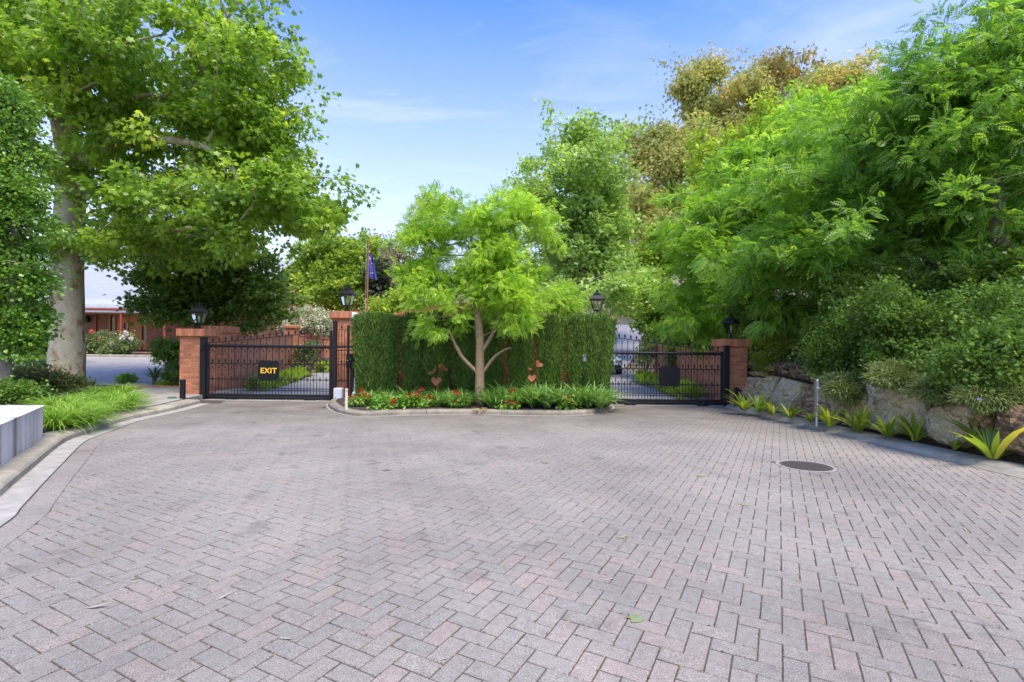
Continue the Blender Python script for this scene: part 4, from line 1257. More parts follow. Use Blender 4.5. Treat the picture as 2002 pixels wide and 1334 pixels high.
# door assembly
u0, u1 = dx0 + 27, dx1 + 27; W_ = u1 - u0
sl = W_ * .16
dr0, dr1 = u0 + sl, u1 - sl
fr = MB()
for x in (u0 + .03, dr0 - .02, dr1 + .02, u1 - .03): fr.box((x, .06, 1.2), (.08, .14, 2.4))
fr.box(((u0 + u1) / 2, .06, 2.37), (W_ - .14, .13, .08))
fr.build('door_frame', M['timber'], hs_, world=False)
for s_ in (0, 1):
    a, b = dr0 + s_ * (dr1 - dr0) / 2 + .025, dr0 + (s_ + 1) * (dr1 - dr0) / 2 - .025
    d_ = MB().box(((a + b) / 2, .10, 1.16), (b - a - .01, .045, 2.28), bev=.005).build('door', M['timber'], hs_, world=False)
    for (zc, hh) in ((.55, .7), (1.55, 1.0)):
        for q in (0, 1):
            x0_ = a + (b - a) * (.13 + .4 * q); w__ = (b - a) * .34
            MB().box((x0_ + w__ / 2, .072, zc), (w__, .02, hh), bev=.008).build('panel', M['timber'], d_, world=False)
    hx = b - .09 if s_ == 0 else a + .09
    MB().lathe([(.03, 0), (.04, .02), (.03, .05)], c=(hx, .05, 1.08), n=10).build('handle', M['steel'], d_, world=False)
for a in (u0 + .07, dr1 + .06):
    b = a + sl - .14
    g_ = MB().box(((a + b) / 2, .1, 1.45), (b - a, .02, 1.75)).build('sidelight', M['dark_glass'], hs_, world=False)
    MB().box(((a + b) / 2, .09, .28), (b - a, .04, .5)).build('panel', M['timber'], g_, world=False)
nt_ = MB().box(((dr0 + dr1) / 2 - .22, .065, 1.62), (.24, .006, .34)).build('notice', M['white'], hs_, world=False)
mb = MB()
for k, (w__, zz_) in enumerate(((.12, 1.70), (.10, 1.64), (.12, 1.58), (.08, 1.52))): mb.box(((dr0 + dr1) / 2 - .22, .060, zz_), (w__, .003, .03))
mb.build('notice_print', M['dark_glass'], nt_, world=False)
# downpipe and porch posts, beam
MB().box((u0 - .85, -.06, 1.45), (.1, .09, 2.9), bev=.01).build('downpipe', M['red_paint'], hs_, world=False)
for px in (150, 237, 322):
    x = P(px, 650, 31.7).x + 27
    MB().box((x, -2.3, 1.18), (.12, .12, 2.62), bev=.01).build('post', M['red_paint'], hs_, world=False)
gz = 2.42
MB().box(((xl + xr) / 2 + 27, -2.35, gz + .03), (xr - xl, .07, .13)).build('fascia_board', M['white'], hs_, world=False)
MB().box(((xl + xr) / 2 + 27, -2.42, gz + .17), (xr - xl + .1, .15, .13), bev=.02).build('gutter', M['red_paint'], hs_, world=False)
MB().box(((xl + xr) / 2 + 27, -1.15, gz + .02), (xr - xl, 2.25, .03)).build('porch_ceiling', M['cream'], hs_, world=False)
# corrugated bull-nose roof as real waves
prof = [(-2.42, gz + .20), (-2.38, gz + .42), (-2.24, gz + .66), (-2.0, gz + .85), (-1.65, gz + .98), (-1.2, gz + 1.10), (0.6, gz + 2.0), (3.0, gz + 3.2), (6.2, gz + 4.8), (6.4, gz + 4.85), (9.4, gz + 3.2)]
rf = MB(); pitch = .13; nxr = int((xr - xl) / (pitch / 4)); vs = []; k_ = len(prof)
for i in range(nxr + 1):
    x = xl + (xr - xl) * i / nxr; wv = .018 * math.sin(2 * math.pi * x / pitch)
    for j, (yy, zz_) in enumerate(prof): vs.append((x + 27, yy - wv * (.8 if j < 4 else .2), zz_ + wv * (.2 if j < 3 else .9)))
rf.add(vs, [(i * k_ + j, (i + 1) * k_ + j, (i + 1) * k_ + j + 1, i * k_ + j + 1) for i in range(nxr) for j in range(k_ - 1)])
rfo = rf.build('roof', M['zinc'], hs_, smooth=True, world=False)
cx_ = P(190, 515, 41).x + 27
MB().box((cx_, 7.0, 7.4), (.9, .6, 1.4)).build('chimney', M['brickhouse'], rfo, world=False)
lh = MB(); q = P(165, 622, 33.6)
wlx = q.x + 27
lh.box((wlx, -.15, 2.0), (.16, .16, .3), taper=1.4); lh.box((wlx, -.06, 2.2), (.06, .14, .05)); lh.lathe([(.16, 2.16), (.02, 2.34)], c=(wlx, -.15, 0), n=8)
lh.build('wall_lamp', M['black'], hs_, world=False)

fh = thing('brick_house', 'red brick house end with chimney glimpsed behind the mid distance trees', 'house', (-16, 41, left_z(41)))
M['house2'] = brick_mat('far_brickwork', (0.33, 0.12, 0.075), (0.26, 0.095, 0.06), (0.28, 0.21, 0.17))
MB().box((1, 2, 2.2), (8, 5, 4.4)).build('wall', M['house2'], fh, world=False)
gr = MB(); gr.add([(-3.3, -.9, 4.35), (5.3, -.9, 4.35), (5.3, 2, 6.0), (-3.3, 2, 6.0), (-3.3, 4.9, 4.35), (5.3, 4.9, 4.35)], [(0, 1, 2, 3), (3, 2, 5, 4)])
ro = gr.build('roof', plain('terracotta_tiles', (.22, .10, .07), .85, noise=.2, nscale=8), fh, world=False)
MB().box((-1.1, -.2, 3.5), (.75, .6, 7.0)).box((-1.1, -.2, 6.6), (.9, .75, .16)).build('chimney', M['house2'], fh, world=False)
for x in (0.6, 3.0):
    w__ = MB().box((x, -.52, 2.3), (1.2, .06, 1.3)).build('window', M['cream'], fh, world=False)
    MB().box((x, -.56, 2.3), (1.06, .02, 1.16)).build('pane', M['dark_glass'], w__, world=False)

# ------------------------------------------------------------------ car waiting inside the right gate
cz = drive_z(28.5) + .01
car = thing('car', 'white car waiting inside the right gate, half hidden by the hedge', 'car', (5.35, 28.0, cz))
def loft(mb, secs, n=20, p=4.0):
    vs = []
    for (y, hw, z0, z1) in secs:
        for k in range(n):
            an = 2 * math.pi * k / n; c_, s_ = math.cos(an), math.sin(an)
            r_ = 1 / ((abs(c_) ** p + abs(s_) ** p) ** (1 / p))
            vs.append((hw * c_ * r_, y, (z0 + z1) / 2 + (z1 - z0) / 2 * s_ * r_))
    fs = [(i * n + k, (i + 1) * n + k, (i + 1) * n + (k + 1) % n, i * n + (k + 1) % n) for i in range(len(secs) - 1) for k in range(n)]
    fs.append(tuple(range(n))); fs.append(tuple(reversed([(len(secs) - 1) * n + k for k in range(n)])))
    return mb.add(vs, fs)
bd = loft(MB(), [(0, .62, .38, .72), (.06, .80, .30, .86), (.25, .89, .26, .98), (.9, .92, .24, 1.05), (1.25, .93, .24, 1.10), (3.6, .93, .24, 1.10), (4.3, .90, .28, 1.06), (4.5, .8, .36, .95)]).build('body', M['car_white'], car, smooth=True, world=False)
loft(MB(), [(1.15, .72, 1.02, 1.10), (1.75, .74, 1.0, 1.66), (2.2, .74, 1.0, 1.76), (3.6, .73, 1.0, 1.72), (4.25, .70, 1.0, 1.2)], p=5).build('cabin', M['car_white'], bd, smooth=True, world=False)
ws = MB().add([(-.64, 1.16, 1.09), (.64, 1.16, 1.09), (.58, 1.70, 1.64), (-.58, 1.70, 1.64)], [(0, 1, 2, 3)]).build('windscreen', M['dark_glass'], car, world=False)
for s_ in (-1, 1):
    MB().add([(s_ * .748, 1.5, 1.12), (s_ * .748, 3.9, 1.12), (s_ * .735, 3.6, 1.60), (s_ * .735, 1.95, 1.64)], [(0, 1, 2, 3)]).build('side_window', M['dark_glass'], car, world=False)
    hl = MB().box((s_ * .62, .03, .76), (.36, .14, .15), bev=.03).build('headlight', M['steel'], car, world=False)
    MB().box((s_ * .78, .05, .74), (.08, .12, .1), bev=.02).build('indicator', M['lamp_on'], hl, world=False)
    MB().box((s_ * 1.0, 1.4, 1.12), (.2, .12, .16), bev=.03).build('mirror', M['car_white'], car, world=False)
    for yy in (.85, 3.55):
        t_ = MB(); t_.tube([(s_ * .93, yy, .33), (s_ * .70, yy, .33)], .33, 20); wo = t_.build('wheel', M['rubber'], car, world=False)
        MB().tube([(s_ * .945, yy, .33), (s_ * .90, yy, .33)], .20, 14).build('rim', M['steel'], wo, world=False)
MB().box((0, .0, .42), (1.5, .12, .22), bev=.04).build('bumper', M['rubber'], car, world=False)
MB().box((0, .02, .68), (.7, .08, .16), bev=.02).build('grille', M['black'], car, world=False)

# ------------------------------------------------------------------ flag
fpz = P(717, 615, 18.5)
flx = fpz.x
pole = thing('flagpole', 'thin red brown flagpole rising behind the tall brick pillar', 'flagpole', (flx, 18.5, drive_z(18.5)))
ztop = P(719, 466, 18.5).z
MB().tube([(0, 0, 0), (.01, 0, ztop * .5), (.035, 0, ztop)], [.034, .03, .02], 10).build('pole', M['flagpole'], pole, world=False)
MB().lathe([(.03, 0), (.035, .02), (.01, .045)], c=(.035, 0, ztop), n=10).build('truck', M['flagpole'], pole, world=False)
MB().tube([(-.05, -.03, 1.2), (-.03, -.03, ztop - .05)], .004, 4).build('halyard', M['white'], pole, world=False)
f0 = P(719, 492, 18.5)
fl = thing('flag', 'limp dark blue flag with white stars on the flagpole', 'flag', (f0.x, f0.y, f0.z))
def fpos(u, v):
    """u along fly 0..1, v down hoist 0..1 ; hangs in folds"""
    w_ = .30 * u * (.55 + .6 * v)
    return Vector((.02 + w_, .07 * math.sin(u * 11 + v * 2) * u + .02 * math.sin(v * 7), -.95 * v - .16 * u * (1 - v * .4)))
mb = MB(); nu, nv = 22, 16
mb.add([fpos(i / nu, j / nv) for j in range(nv + 1) for i in range(nu + 1)], [(j * (nu + 1) + i, j * (nu + 1) + i + 1, (j + 1) * (nu + 1) + i + 1, (j + 1) * (nu + 1) + i) for j in range(nv) for i in range(nu)])
fo = mb.build('cloth', M['flagblue'], fl, smooth=True, world=False)
def star(u, v, s, pts=7):
    mb = MB(); vs = []
    for k in range(pts * 2):
        an = math.pi * k / pts + math.pi / 2; r_ = s if k % 2 == 0 else s * .45
        q = fpos(min(1, max(0, u + r_ * math.cos(an) * 2.6)), min(1, max(0, v - r_ * math.sin(an))))
        vs.append((q.x, q.y - .008, q.z))
    c = fpos(u, v); vs.append((c.x, c.y - .010, c.z))
    mb.add(vs, [(k, (k + 1) % (pts * 2), pts * 2) for k in range(pts * 2)])
    mb.build('star', M['flagwhite'], fo, world=False)
for u, v, s in ((.32, .22, .11), (.55, .38, .035), (.30, .82, .035), (.55, .77, .04), (.8, .62, .035), (.72, .83, .03)): star(u, v, s)
# ================================================================== PLANTS
TRI = [0]
def leaf_mesh(name, tv, tf, Pn, D, Nn, Sn, Tn):
    """many leaves as one mesh: template verts tv (k,3), faces tf placed at Pn with axes D (length), B, Nn"""
    tv = np.asarray(tv, float); n = len(Pn); k = len(tv)
    D = D / (np.linalg.norm(D, axis=1, keepdims=True) + 1e-9)
    Nn = Nn - D * (Nn * D).sum(1, keepdims=True)
    Nn = Nn / (np.linalg.norm(Nn, axis=1, keepdims=True) + 1e-9)
    B = np.cross(Nn, D)
    V = Pn[:, None, :] + Sn[:, None, None] * (tv[None, :, 0, None] * D[:, None, :] + tv[None, :, 1, None] * B[:, None, :] + tv[None, :, 2, None] * Nn[:, None, :])
    V = V.reshape(-1, 3)
    lens = np.array([len(f) for f in tf]); flat = np.concatenate([np.array(f) for f in tf])
    loops = (flat[None, :] + (np.arange(n) * k)[:, None]).reshape(-1)
    starts1 = np.concatenate([[0], np.cumsum(lens)[:-1]])
    starts = (starts1[None, :] + (np.arange(n) * lens.sum())[:, None]).reshape(-1)
    me = bpy.data.meshes.new(name)
    me.vertices.add(len(V)); me.vertices.foreach_set('co', V.astype(np.float32).ravel())
    me.loops.add(len(loops)); me.loops.foreach_set('vertex_index', loops.astype(np.int32))
    me.polygons.add(len(starts)); me.polygons.foreach_set('loop_start', starts.astype(np.int32))
    a = me.attributes.new('tint', 'FLOAT', 'POINT')
    a.data.foreach_set('value', np.repeat(np.clip(Tn, 0, 1), k).astype(np.float32))
    me.update(calc_edges=True)
    TRI[0] += n * int((lens - 2).sum())
    return me
# leaf shapes (length along x)
QUAD = ([(0, 0, 0), (.45, .27, .06), (1, 0, -.06), (.45, -.27, .06)], [(0, 1, 2), (0, 2, 3)])
ROUND = ([(0, 0, 0), (.3, .36, .07), (.75, .30, .05), (1, 0, -.07), (.75, -.30, .05), (.3, -.36, .07)], [(0, 1, 2, 3), (0, 3, 4, 5)])
NARROW = ([(0, 0, 0), (.4, .085, .02), (1, 0, -.12), (.4, -.085, .02)], [(0, 1, 2), (0, 2, 3)])
LOBED = ([(0, 0, 0), (.1, .46, .02), (.42, .26, .05), (.68, .50, -.05), (.70, .17, .03), (1.05, 0, -.10), (.70, -.17, .03), (.68, -.50, -.05), (.42, -.26, .05), (.1, -.46, .02), (.38, 0, .08)],
         [(i, i + 1, 10) for i in range(9)] + [(9, 0, 10)])
def frond(pairs=5, lw=.075, ll=.36, droop=.25, taper=True):
    tv = []; tf = []
    for i in range(pairs):
        t = (i + .8) / (pairs + .4); l = ll * (1 - .35 * abs(t - .45) * 2 if taper else 1)
        z = -droop * t * t
        for s in (-1, 1):
            b = len(tv); x = t; ex, ey = x + l * .42, s * l * .9
            px, py = -(ey) / l, (ex - x) / l
            mx_, my_ = (x + ex) / 2, ey / 2
            tv += [(x, 0, z), (mx_ + px * lw * .5, my_ + py * lw * .5, z + .02), (ex, ey, z - .07), (mx_ - px * lw * .5, my_ - py * lw * .5, z + .01)]
            tf.append((b, b + 1, b + 2, b + 3))
    b = len(tv); z = -droop
    tv += [(1, 0, z), (1 + ll * .4, lw * .5, z - .05), (1 + ll * .8, 0, z - .15), (1 + ll * .4, -lw * .5, z - .05)]
    tf.append((b, b + 1, b + 2, b + 3))
    return tv, tf
FROND = frond(5, .165, .42, .28)
FROND_LONG = frond(7, .085, .26, .35)
TWIG = (QUAD[0] + [(p[0] * .9 + .25, p[1] * .9 + .28 * (1 if i else 1), p[2] + .04) for i, p in enumerate(QUAD[0])] + [(p[0] * .9 + .1, p[1] * .9 - .33, p[2] - .03) for p in QUAD[0]],
        [(0, 1, 2), (0, 2, 3), (4, 5, 6), (4, 6, 7), (8, 9, 10), (8, 10, 11)])
HANG = ([(p[0], p[1] * 1.5, p[2]) for p in NARROW[0]] + [(p[0] * .9 + .1, p[1] * 1.5 + .22 * p[0] + .05, p[2] + .1) for p in NARROW[0]] + [(p[0] * .95 + .05, p[1] * 1.5 - .25 * p[0] - .05, p[2] - .05) for p in NARROW[0]],
        [(0, 1, 2), (0, 2, 3), (4, 5, 6), (4, 6, 7), (8, 9, 10), (8, 10, 11)])
SPRAY = ([(0, -.06, 0), (.0, .06, 0), (.55, .10, .02), (1, .0, .0), (.5, -.10, -.02)], [(0, 1, 2, 3), (0, 3, 4)])
def unit(n, rng):
    v = rng.normal(size=(n, 3)); return v / np.linalg.norm(v, axis=1, keepdims=True)
class Lump:
    """smooth random function on directions, for uneven crown outlines"""
    def __init__(s, rng, amp=.25, f=2.2, n=7):
        s.k = rng.normal(size=(n, 3)) * f; s.p = rng.uniform(0, 6.28, n); s.amp = amp
    def __call__(s, d): return 1 + s.amp * np.sin(d @ s.k.T + s.p).sum(1) / math.sqrt(len(s.p)) * .9
def blob_points(blobs, n, rng, shell=.45, amp=.22, f=2.4):
    """points in a union of ellipsoids ((center),(radii),weight), pushed toward the surface"""
    wts = np.array([b[2] if len(b) > 2 else b[1][0] * b[1][1] + b[1][0] * b[1][2] + b[1][1] * b[1][2] for b in blobs], float)
    idx = rng.choice(len(blobs), size=n, p=wts / wts.sum())
    C = np.array([tuple(b[0]) for b in blobs])[idx]; Rr = np.array([tuple(b[1]) for b in blobs])[idx]
    d = unit(n, rng)
    lumps = [Lump(rng, amp, f) for _ in blobs]
    lf = np.array([lumps[i](d[k:k + 1])[0] for k, i in enumerate(idx)])
    r = rng.uniform(0, 1, n) ** shell
    pts = C + d * Rr * (r * lf)[:, None]
    outw = d * (1 / Rr); outw /= np.linalg.norm(outw, axis=1, keepdims=True)
    return pts, outw, r
def lobe_points(blobs, n, rng, nl, lr, shell=.45, amp=.22, f=2.4, flat=.5):
    """clump centres gathered into separate boughs, so the crown is layered with gaps between"""
    L, Lo, r = blob_points(blobs, nl, rng, shell, amp, f)
    li = rng.integers(0, nl, n)
    sc = lr * rng.uniform(.6, 1.35, nl)
    off = rng.normal(size=(n, 3)) * sc[li][:, None] * .55
    off[:, 2] *= flat
    pts = L[li] + off
    o = Lo[li] * .6 + off / (np.linalg.norm(off, axis=1, keepdims=True) + 1e-6) * .6
    o /= np.linalg.norm(o, axis=1, keepdims=True) + 1e-6
    return pts, o, li
def foliage(name, mat, parent, centers, outw, per, cr, tmpl, size, rng, flat=.65, up=.55, rnd=.6, droop=.15, outb=.5, tint_c=.22, tint_l=.16, tb=.45, spread=None, along=0.0):
    """clumps of leaves round each centre"""
    n = len(centers)
    cnt = np.maximum(3, (per * rng.uniform(.6, 1.4, n)).astype(int))
    ci = np.repeat(np.arange(n), cnt); m = len(ci)
    crs = cr * rng.uniform(.7, 1.3, n)
    off = rng.normal(size=(m, 3)) * (crs[ci] * .55)[:, None]; off[:, 2] *= flat
    Pn = centers[ci] + off
    O = outw[ci]
    od = off / (np.linalg.norm(off, axis=1, keepdims=True) + 1e-6)
    D = od * .7 + O * outb + rng.normal(size=(m, 3)) * rnd * .7; D[:, 2] -= droop
    Nn = np.zeros((m, 3)); Nn[:, 2] = up
    Nn += O * .35 + rng.normal(size=(m, 3)) * rnd
    Sn = size * rng.uniform(.65, 1.25, m)
    tc_ = np.clip(rng.normal(tb, tint_c, n), 0, 1)
    Tn = tc_[ci] + rng.normal(0, tint_l, m)
    off0 = root_org(parent) if parent is not None else Vector((0, 0, 0))
    me = leaf_mesh(name, tmpl[0], tmpl[1], Pn - np.array(off0)[None, :], D, Nn, Sn, Tn)
    return link(name, me, mat, parent)
def branches(name, mat, parent, trunk, trad, ends, rng, r_tip=.012, bend=.12, sides=5, power=.5, maxr=.5):
    """join every end point to the nearest place on the growing skeleton; radii follow the number of ends carried"""
    nodes = []; par = []; 
    tp = [Vector(p) for p in trunk]
    pts = []
    for i in range(len(tp) - 1):
        m = max(1, int((tp[i + 1] - tp[i]).length / .5))
        for k in range(m): pts.append(tp[i].lerp(tp[i + 1], k / m))
    pts.append(tp[-1])
    L0 = len(pts)
    arr = np.array([p[:] for p in pts]); par = [-1] + list(range(L0 - 1))
    fr = np.linspace(0, 1, L0)
    base = np.array(tp[0][:])
    depth = list(np.linalg.norm(arr - base, axis=1))
    order = np.argsort(np.linalg.norm(ends - arr[-1][None, :], axis=1))
    start_ok = np.ones(L0, bool); start_ok[: int(L0 * .45)] = False
    ok = list(start_ok)
    load = {}
    tips = []
    arrl = [arr]
    A = arr.copy(); dep = np.array(depth); okA = np.array(ok)
    for e in order:
        p = ends[e]
        dv = A - p; dist = np.linalg.norm(dv, axis=1)
        # growth should go outward: penalise parents higher than the end or farther from the base
        cost = dist + .18 * dep + .9 * np.maximum(0, A[:, 2] - p[2] + .1 * dist) * .5
        cost[~okA] += 1e6
        j = int(cost.argmin()); L = dist[j]
        m = max(1, int(L / .55)); prev = j
        a = A[j]; side = rng.normal(size=3) * bend * L
        newp = []; 
        for k in range(1, m + 1):
            t = k / m
            q = a + (p - a) * t + side * math.sin(math.pi * t) * .5
            q[2] += .10 * L * math.sin(math.pi * t)
            newp.append(q)
        s0 = len(A)
        A = np.vstack([A, np.array(newp)]); okA = np.concatenate([okA, np.ones(m, bool)])
        dep = np.concatenate([dep, dep[j] + L * np.arange(1, m + 1) / m])
        for k in range(m): par.append(prev if k == 0 else s0 + k - 1)
        tips.append(len(A) - 1)
    cnt = np.zeros(len(A))
    for t in tips:
        q = t
        while q >= 0: cnt[q] += 1; q = par[q]
    rad = np.minimum(maxr, r_tip * np.maximum(1, cnt) ** power)
    for i in range(L0):      # trunk radii as given
        pass
    child = {}
    for i in range(L0, len(A)): child.setdefault(par[i], []).append(i)
    off0 = np.array(root_org(parent))
    mb = MB(); seen = set()
    starts_ = [c for i in range(L0) for c in child.get(i, [])]
    stack = [(c,) for c in starts_]
    while stack:
        (c,) = stack.pop()
        chain = [par[c], c]
        while True:
            ch = child.get(chain[-1], [])
            if not ch: break
            best = max(ch, key=lambda q: cnt[q])
            for q in ch:
                if q != best: stack.append((q,))
            chain.append(best)
        rr = [rad[q] for q in chain]; rr[0] = min(rad[chain[0]] if chain[0] >= L0 else rr[1], rr[1] * 1.15); rr[-1] *= .5
        mb.tube([A[q] - off0 for q in chain], [float(x) for x in rr], sides, cap=False)
    TRI[0] += 2 * len(mb.f)
    return mb.build(name, mat, parent, smooth=True, world=False)
def trunk_part(parent, mat, pts, rad, n=12, name='trunk', seed=1, wob=.06):
    rg = random.Random(seed)
    fine = []; rr = []
    vp = [Vector(p) for p in pts]
    for i in range(len(vp) - 1):
        for k in range(4):
            t = k / 4
            p0, p1, p2, p3 = vp[max(0, i - 1)], vp[i], vp[i + 1], vp[min(len(vp) - 1, i + 2)]
            fine.append(.5 * ((2 * p1) + (p2 - p0) * t + (2 * p0 - 5 * p1 + 4 * p2 - p3) * t * t + (3 * p1 - p0 - 3 * p2 + p3) * t ** 3))
            rr.append(rad[i] + (rad[i + 1] - rad[i]) * t)
    fine.append(vp[-1]); rr.append(rad[-1])
    return MB().tube(fine, rr, n, wob=wob, rng=rg).build(name, mat, parent, smooth=True)
def tree(name, label, base, trunk, trad, blobs, mats, nclump, per, cr, tmpl, size, seed, group=None, r_tip=.012, shell=.45, amp=.22, f=2.4, limbs=(), bark=None, ends_frac=.6, bmaxr=.4, sides=5, power=.5, lobes=None, **kw):
    rng = np.random.default_rng(seed)
    T = thing(name, label, 'tree', base, group)
    bark = bark or M['bark']
    trunk_part(T, bark, trunk, trad, seed=seed)
    for lp, lr in limbs: trunk_part(T, bark, lp, lr, n=8, name='limb', seed=seed + 3)
    if lobes: C, O, r = lobe_points(blobs, nclump, rng, lobes[0], lobes[1], shell, amp, f, *(lobes[2:3] or (.5,)))
    else: C, O, r = blob_points(blobs, nclump, rng, shell, amp, f)
    if not isinstance(mats, (list, tuple)): mats = [mats]
    foliage('crown', mats[0], T, C, O, per, cr, tmpl, size, rng, **kw)
    sk = [Vector(p) for p in trunk]
    ne = int(len(C) * ends_frac)
    branches('branches', bark, T, sk, trad, C[:ne], rng, r_tip=r_tip, maxr=bmaxr, sides=sides, power=power)
    return T, C, O
def E(px, py, Y, rx, ry, rz=None, w=None):
    """ellipsoid from a photo outline: centre at pixel and depth, radii rx,ry in pixels, depth radius in metres"""
    c = P(px, py, Y); s = Y / FPX
    d = rz if rz is not None else min(rx, ry) * s
    return (tuple(c), (rx * s, d, ry * s)) + ((w,) if w else ())
def shrub(name, label, cat, base, blobs, mat, nclump, per, cr, tmpl, size, seed, group=None, stems=6, bark=None, shell=.4, amp=.18, f=3.0, part='foliage', stem=True, **kw):
    rng = np.random.default_rng(seed)
    T = thing(name, label, cat, base, group)
    C, O, r = blob_points(blobs, nclump, rng, shell, amp, f)
    foliage(part, mat, T, C, O, per, cr, tmpl, size, rng, **kw)
    if stem:
        mb = MB(); rr = random.Random(seed); b = Vector(base)
        for k in range(stems):
            e = Vector(C[rng.integers(len(C))]); m = b.lerp(e, .5) + Vector((rr.uniform(-.1, .1), rr.uniform(-.1, .1), rr.uniform(0, .2)))
            mb.tube([b + Vector((rr.uniform(-.08, .08), rr.uniform(-.08, .08), -.05)), m, e], [.03, .02, .008], 5)
        mb.build('stems', bark or M['bark'], T, smooth=True)
    return T, C, O

# leaf materials
LM = {}
LM['plane'] = leaf_mat('plane_leaf', (.055, .125, .016), (.115, .225, .028), (.23, .35, .05), trans=.48)
LM['pear'] = leaf_mat('pear_leaf', (.036, .10, .016), (.08, .185, .026), (.17, .30, .045), trans=.36, rough=.32, spec=.55)
LM['pist'] = leaf_mat('pistache_leaf', (.085, .185, .022), (.165, .32, .035), (.27, .42, .06), trans=.45)
LM['robinia'] = leaf_mat('robinia_leaf', (.05, .13, .022), (.10, .23, .03), (.18, .33, .045), trans=.46)
LM['robinia_b'] = leaf_mat('robinia_bright_leaf', (.07, .16, .02), (.13, .28, .03), (.22, .38, .05), trans=.45)
LM['poplar'] = leaf_mat('poplar_leaf', (.09, .175, .05), (.16, .28, .078), (.25, .385, .12), trans=.42, rough=.4, spec=.5)
LM['gum'] = leaf_mat('gum_leaf', (.10, .15, .06), (.15, .19, .075), (.215, .21, .085), trans=.45, rough=.6, spec=.1, gain=2.3)
LM['gum_green'] = leaf_mat('gum_green_leaf', (.085, .115, .05), (.16, .18, .075), (.26, .22, .07), trans=.45, rough=.6, spec=.1, gain=2.0)
LM['dark'] = leaf_mat('elm_leaf', (.028, .072, .012), (.062, .135, .018), (.14, .23, .035), trans=.34)
LM['midgreen'] = leaf_mat('mid_tree_leaf', (.06, .13, .018), (.13, .235, .03), (.24, .34, .055), trans=.4)
LM['olive'] = leaf_mat('olive_grey_leaf', (.10, .125, .075), (.17, .19, .12), trans=.25, rough=.6)
LM['grey'] = leaf_mat('silver_leaf', (.12, .17, .12), (.24, .30, .22), (.36, .41, .31), trans=.2, rough=.6)
LM['conifer'] = leaf_mat('conifer_leaf', (.022, .064, .010), (.06, .13, .018), (.14, .235, .032), trans=.2, rough=.5)
LM['conifer_dark'] = leaf_mat('dark_conifer_leaf', (.012, .026, .012), (.03, .05, .022), trans=.15)
LM['murraya'] = leaf_mat('bank_shrub_leaf', (.028, .065, .014), (.06, .135, .022), (.115, .21, .04), trans=.34, rough=.5, spec=.2)
LM['needle'] = leaf_mat('rosemary_leaf', (.04, .075, .02), (.085, .14, .036), (.15, .21, .07), trans=.2)
LM['lime'] = leaf_mat('lime_shrub_leaf', (.085, .17, .02), (.18, .29, .03), (.28, .38, .05), trans=.4)
LM['yelgreen'] = leaf_mat('bright_juniper_leaf', (.06, .115, .012), (.13, .20, .016), trans=.3)
LM['box'] = leaf_mat('box_leaf', (.028, .075, .012), (.07, .16, .02), (.16, .27, .04), trans=.3)
LM['grass'] = leaf_mat('lomandra_blade', (.05, .13, .015), (.10, .22, .028), (.19, .32, .06), trans=.3)
LM['strap'] = leaf_mat('agapanthus_strap', (.035, .105, .022), (.075, .175, .04), (.17, .28, .085), trans=.28, rough=.35)
LM['clivia'] = leaf_mat('clivia_strap', (.06, .125, .012), (.12, .205, .02), (.30, .34, .05), trans=.3, rough=.35)
LM['yucca'] = leaf_mat('yucca_blade', (.03, .07, .022), (.075, .13, .045), trans=.15)
LM['geran'] = leaf_mat('geranium_leaf', (.05, .14, .02), (.11, .24, .035), (.19, .33, .06), trans=.3)
LM['rose'] = leaf_mat('rose_leaf', (.035, .075, .03), (.09, .15, .05), (.22, .28, .08), trans=.3)
LM['nandina'] = leaf_mat('nandina_leaf', (.03, .055, .016), (.06, .095, .022), (.16, .10, .04), trans=.25)
LM['bluegreen'] = leaf_mat('blue_green_leaf', (.03, .075, .035), (.07, .14, .065), trans=.25)
M['petal_red'] = leaf_mat('red_petals', (.30, .006, .012), (.42, .010, .018), trans=.2, gain=1.0)
M['petal_white'] = leaf_mat('white_petals', (.52, .55, .52), (.62, .72, .78), trans=.2, tcol=1.0, gain=1.0)
M['petal_coral'] = leaf_mat('coral_petals', (.50, .09, .06), (.58, .16, .10), trans=.2, gain=1.0)
M['petal_pink'] = leaf_mat('pink_petals', (.45, .08, .28), (.5, .16, .36), trans=.2, gain=1.0)
M['petal_lilac'] = leaf_mat('lilac_petals', (.26, .22, .62), (.36, .33, .75), trans=.2, gain=1.0)

# ------------------------------------------------------------------ big plane tree, left
b0 = Vector((-15.0, 17.0, .1))
def Q(px, py, Y): return P(px, py, Y)
tr = [Q(128, 762, 17), Q(130, 735, 17), Q(131, 650, 17), Q(132, 520, 17), Q(137, 400, 17), Q(140, 320, 17), Q(118, 230, 17), Q(95, 140, 17), Q(80, 20, 17)]
tr[0].z = .05
rad = [.62, .53, .475, .445, .42, .42, .30, .22, .12]
limbs = [([Q(150, 345, 17), Q(200, 298, 16.8), Q(300, 274, 16), Q(390, 285, 15.4), Q(450, 320, 15), Q(475, 400, 14.8)], [.25, .2, .14, .10, .07, .03]),
         ([Q(160, 330, 17), Q(205, 262, 17), Q(270, 212, 17.2), Q(350, 190, 17.6), Q(460, 196, 18)], [.26, .2, .15, .11, .05]),
         ([Q(300, 205, 17.3), Q(360, 160, 17), Q(430, 110, 16.6), Q(452, 60, 16.3), Q(430, 0, 16)], [.12, .11, .09, .07, .04]),
         ([Q(130, 300, 17), Q(170, 150, 15.5), Q(230, 20, 14.5), Q(260, -60, 14)], [.2, .14, .09, .04]),
         ([Q(125, 330, 17), Q(40, 260, 17.5), Q(-60, 200, 18)], [.2, .13, .06])]
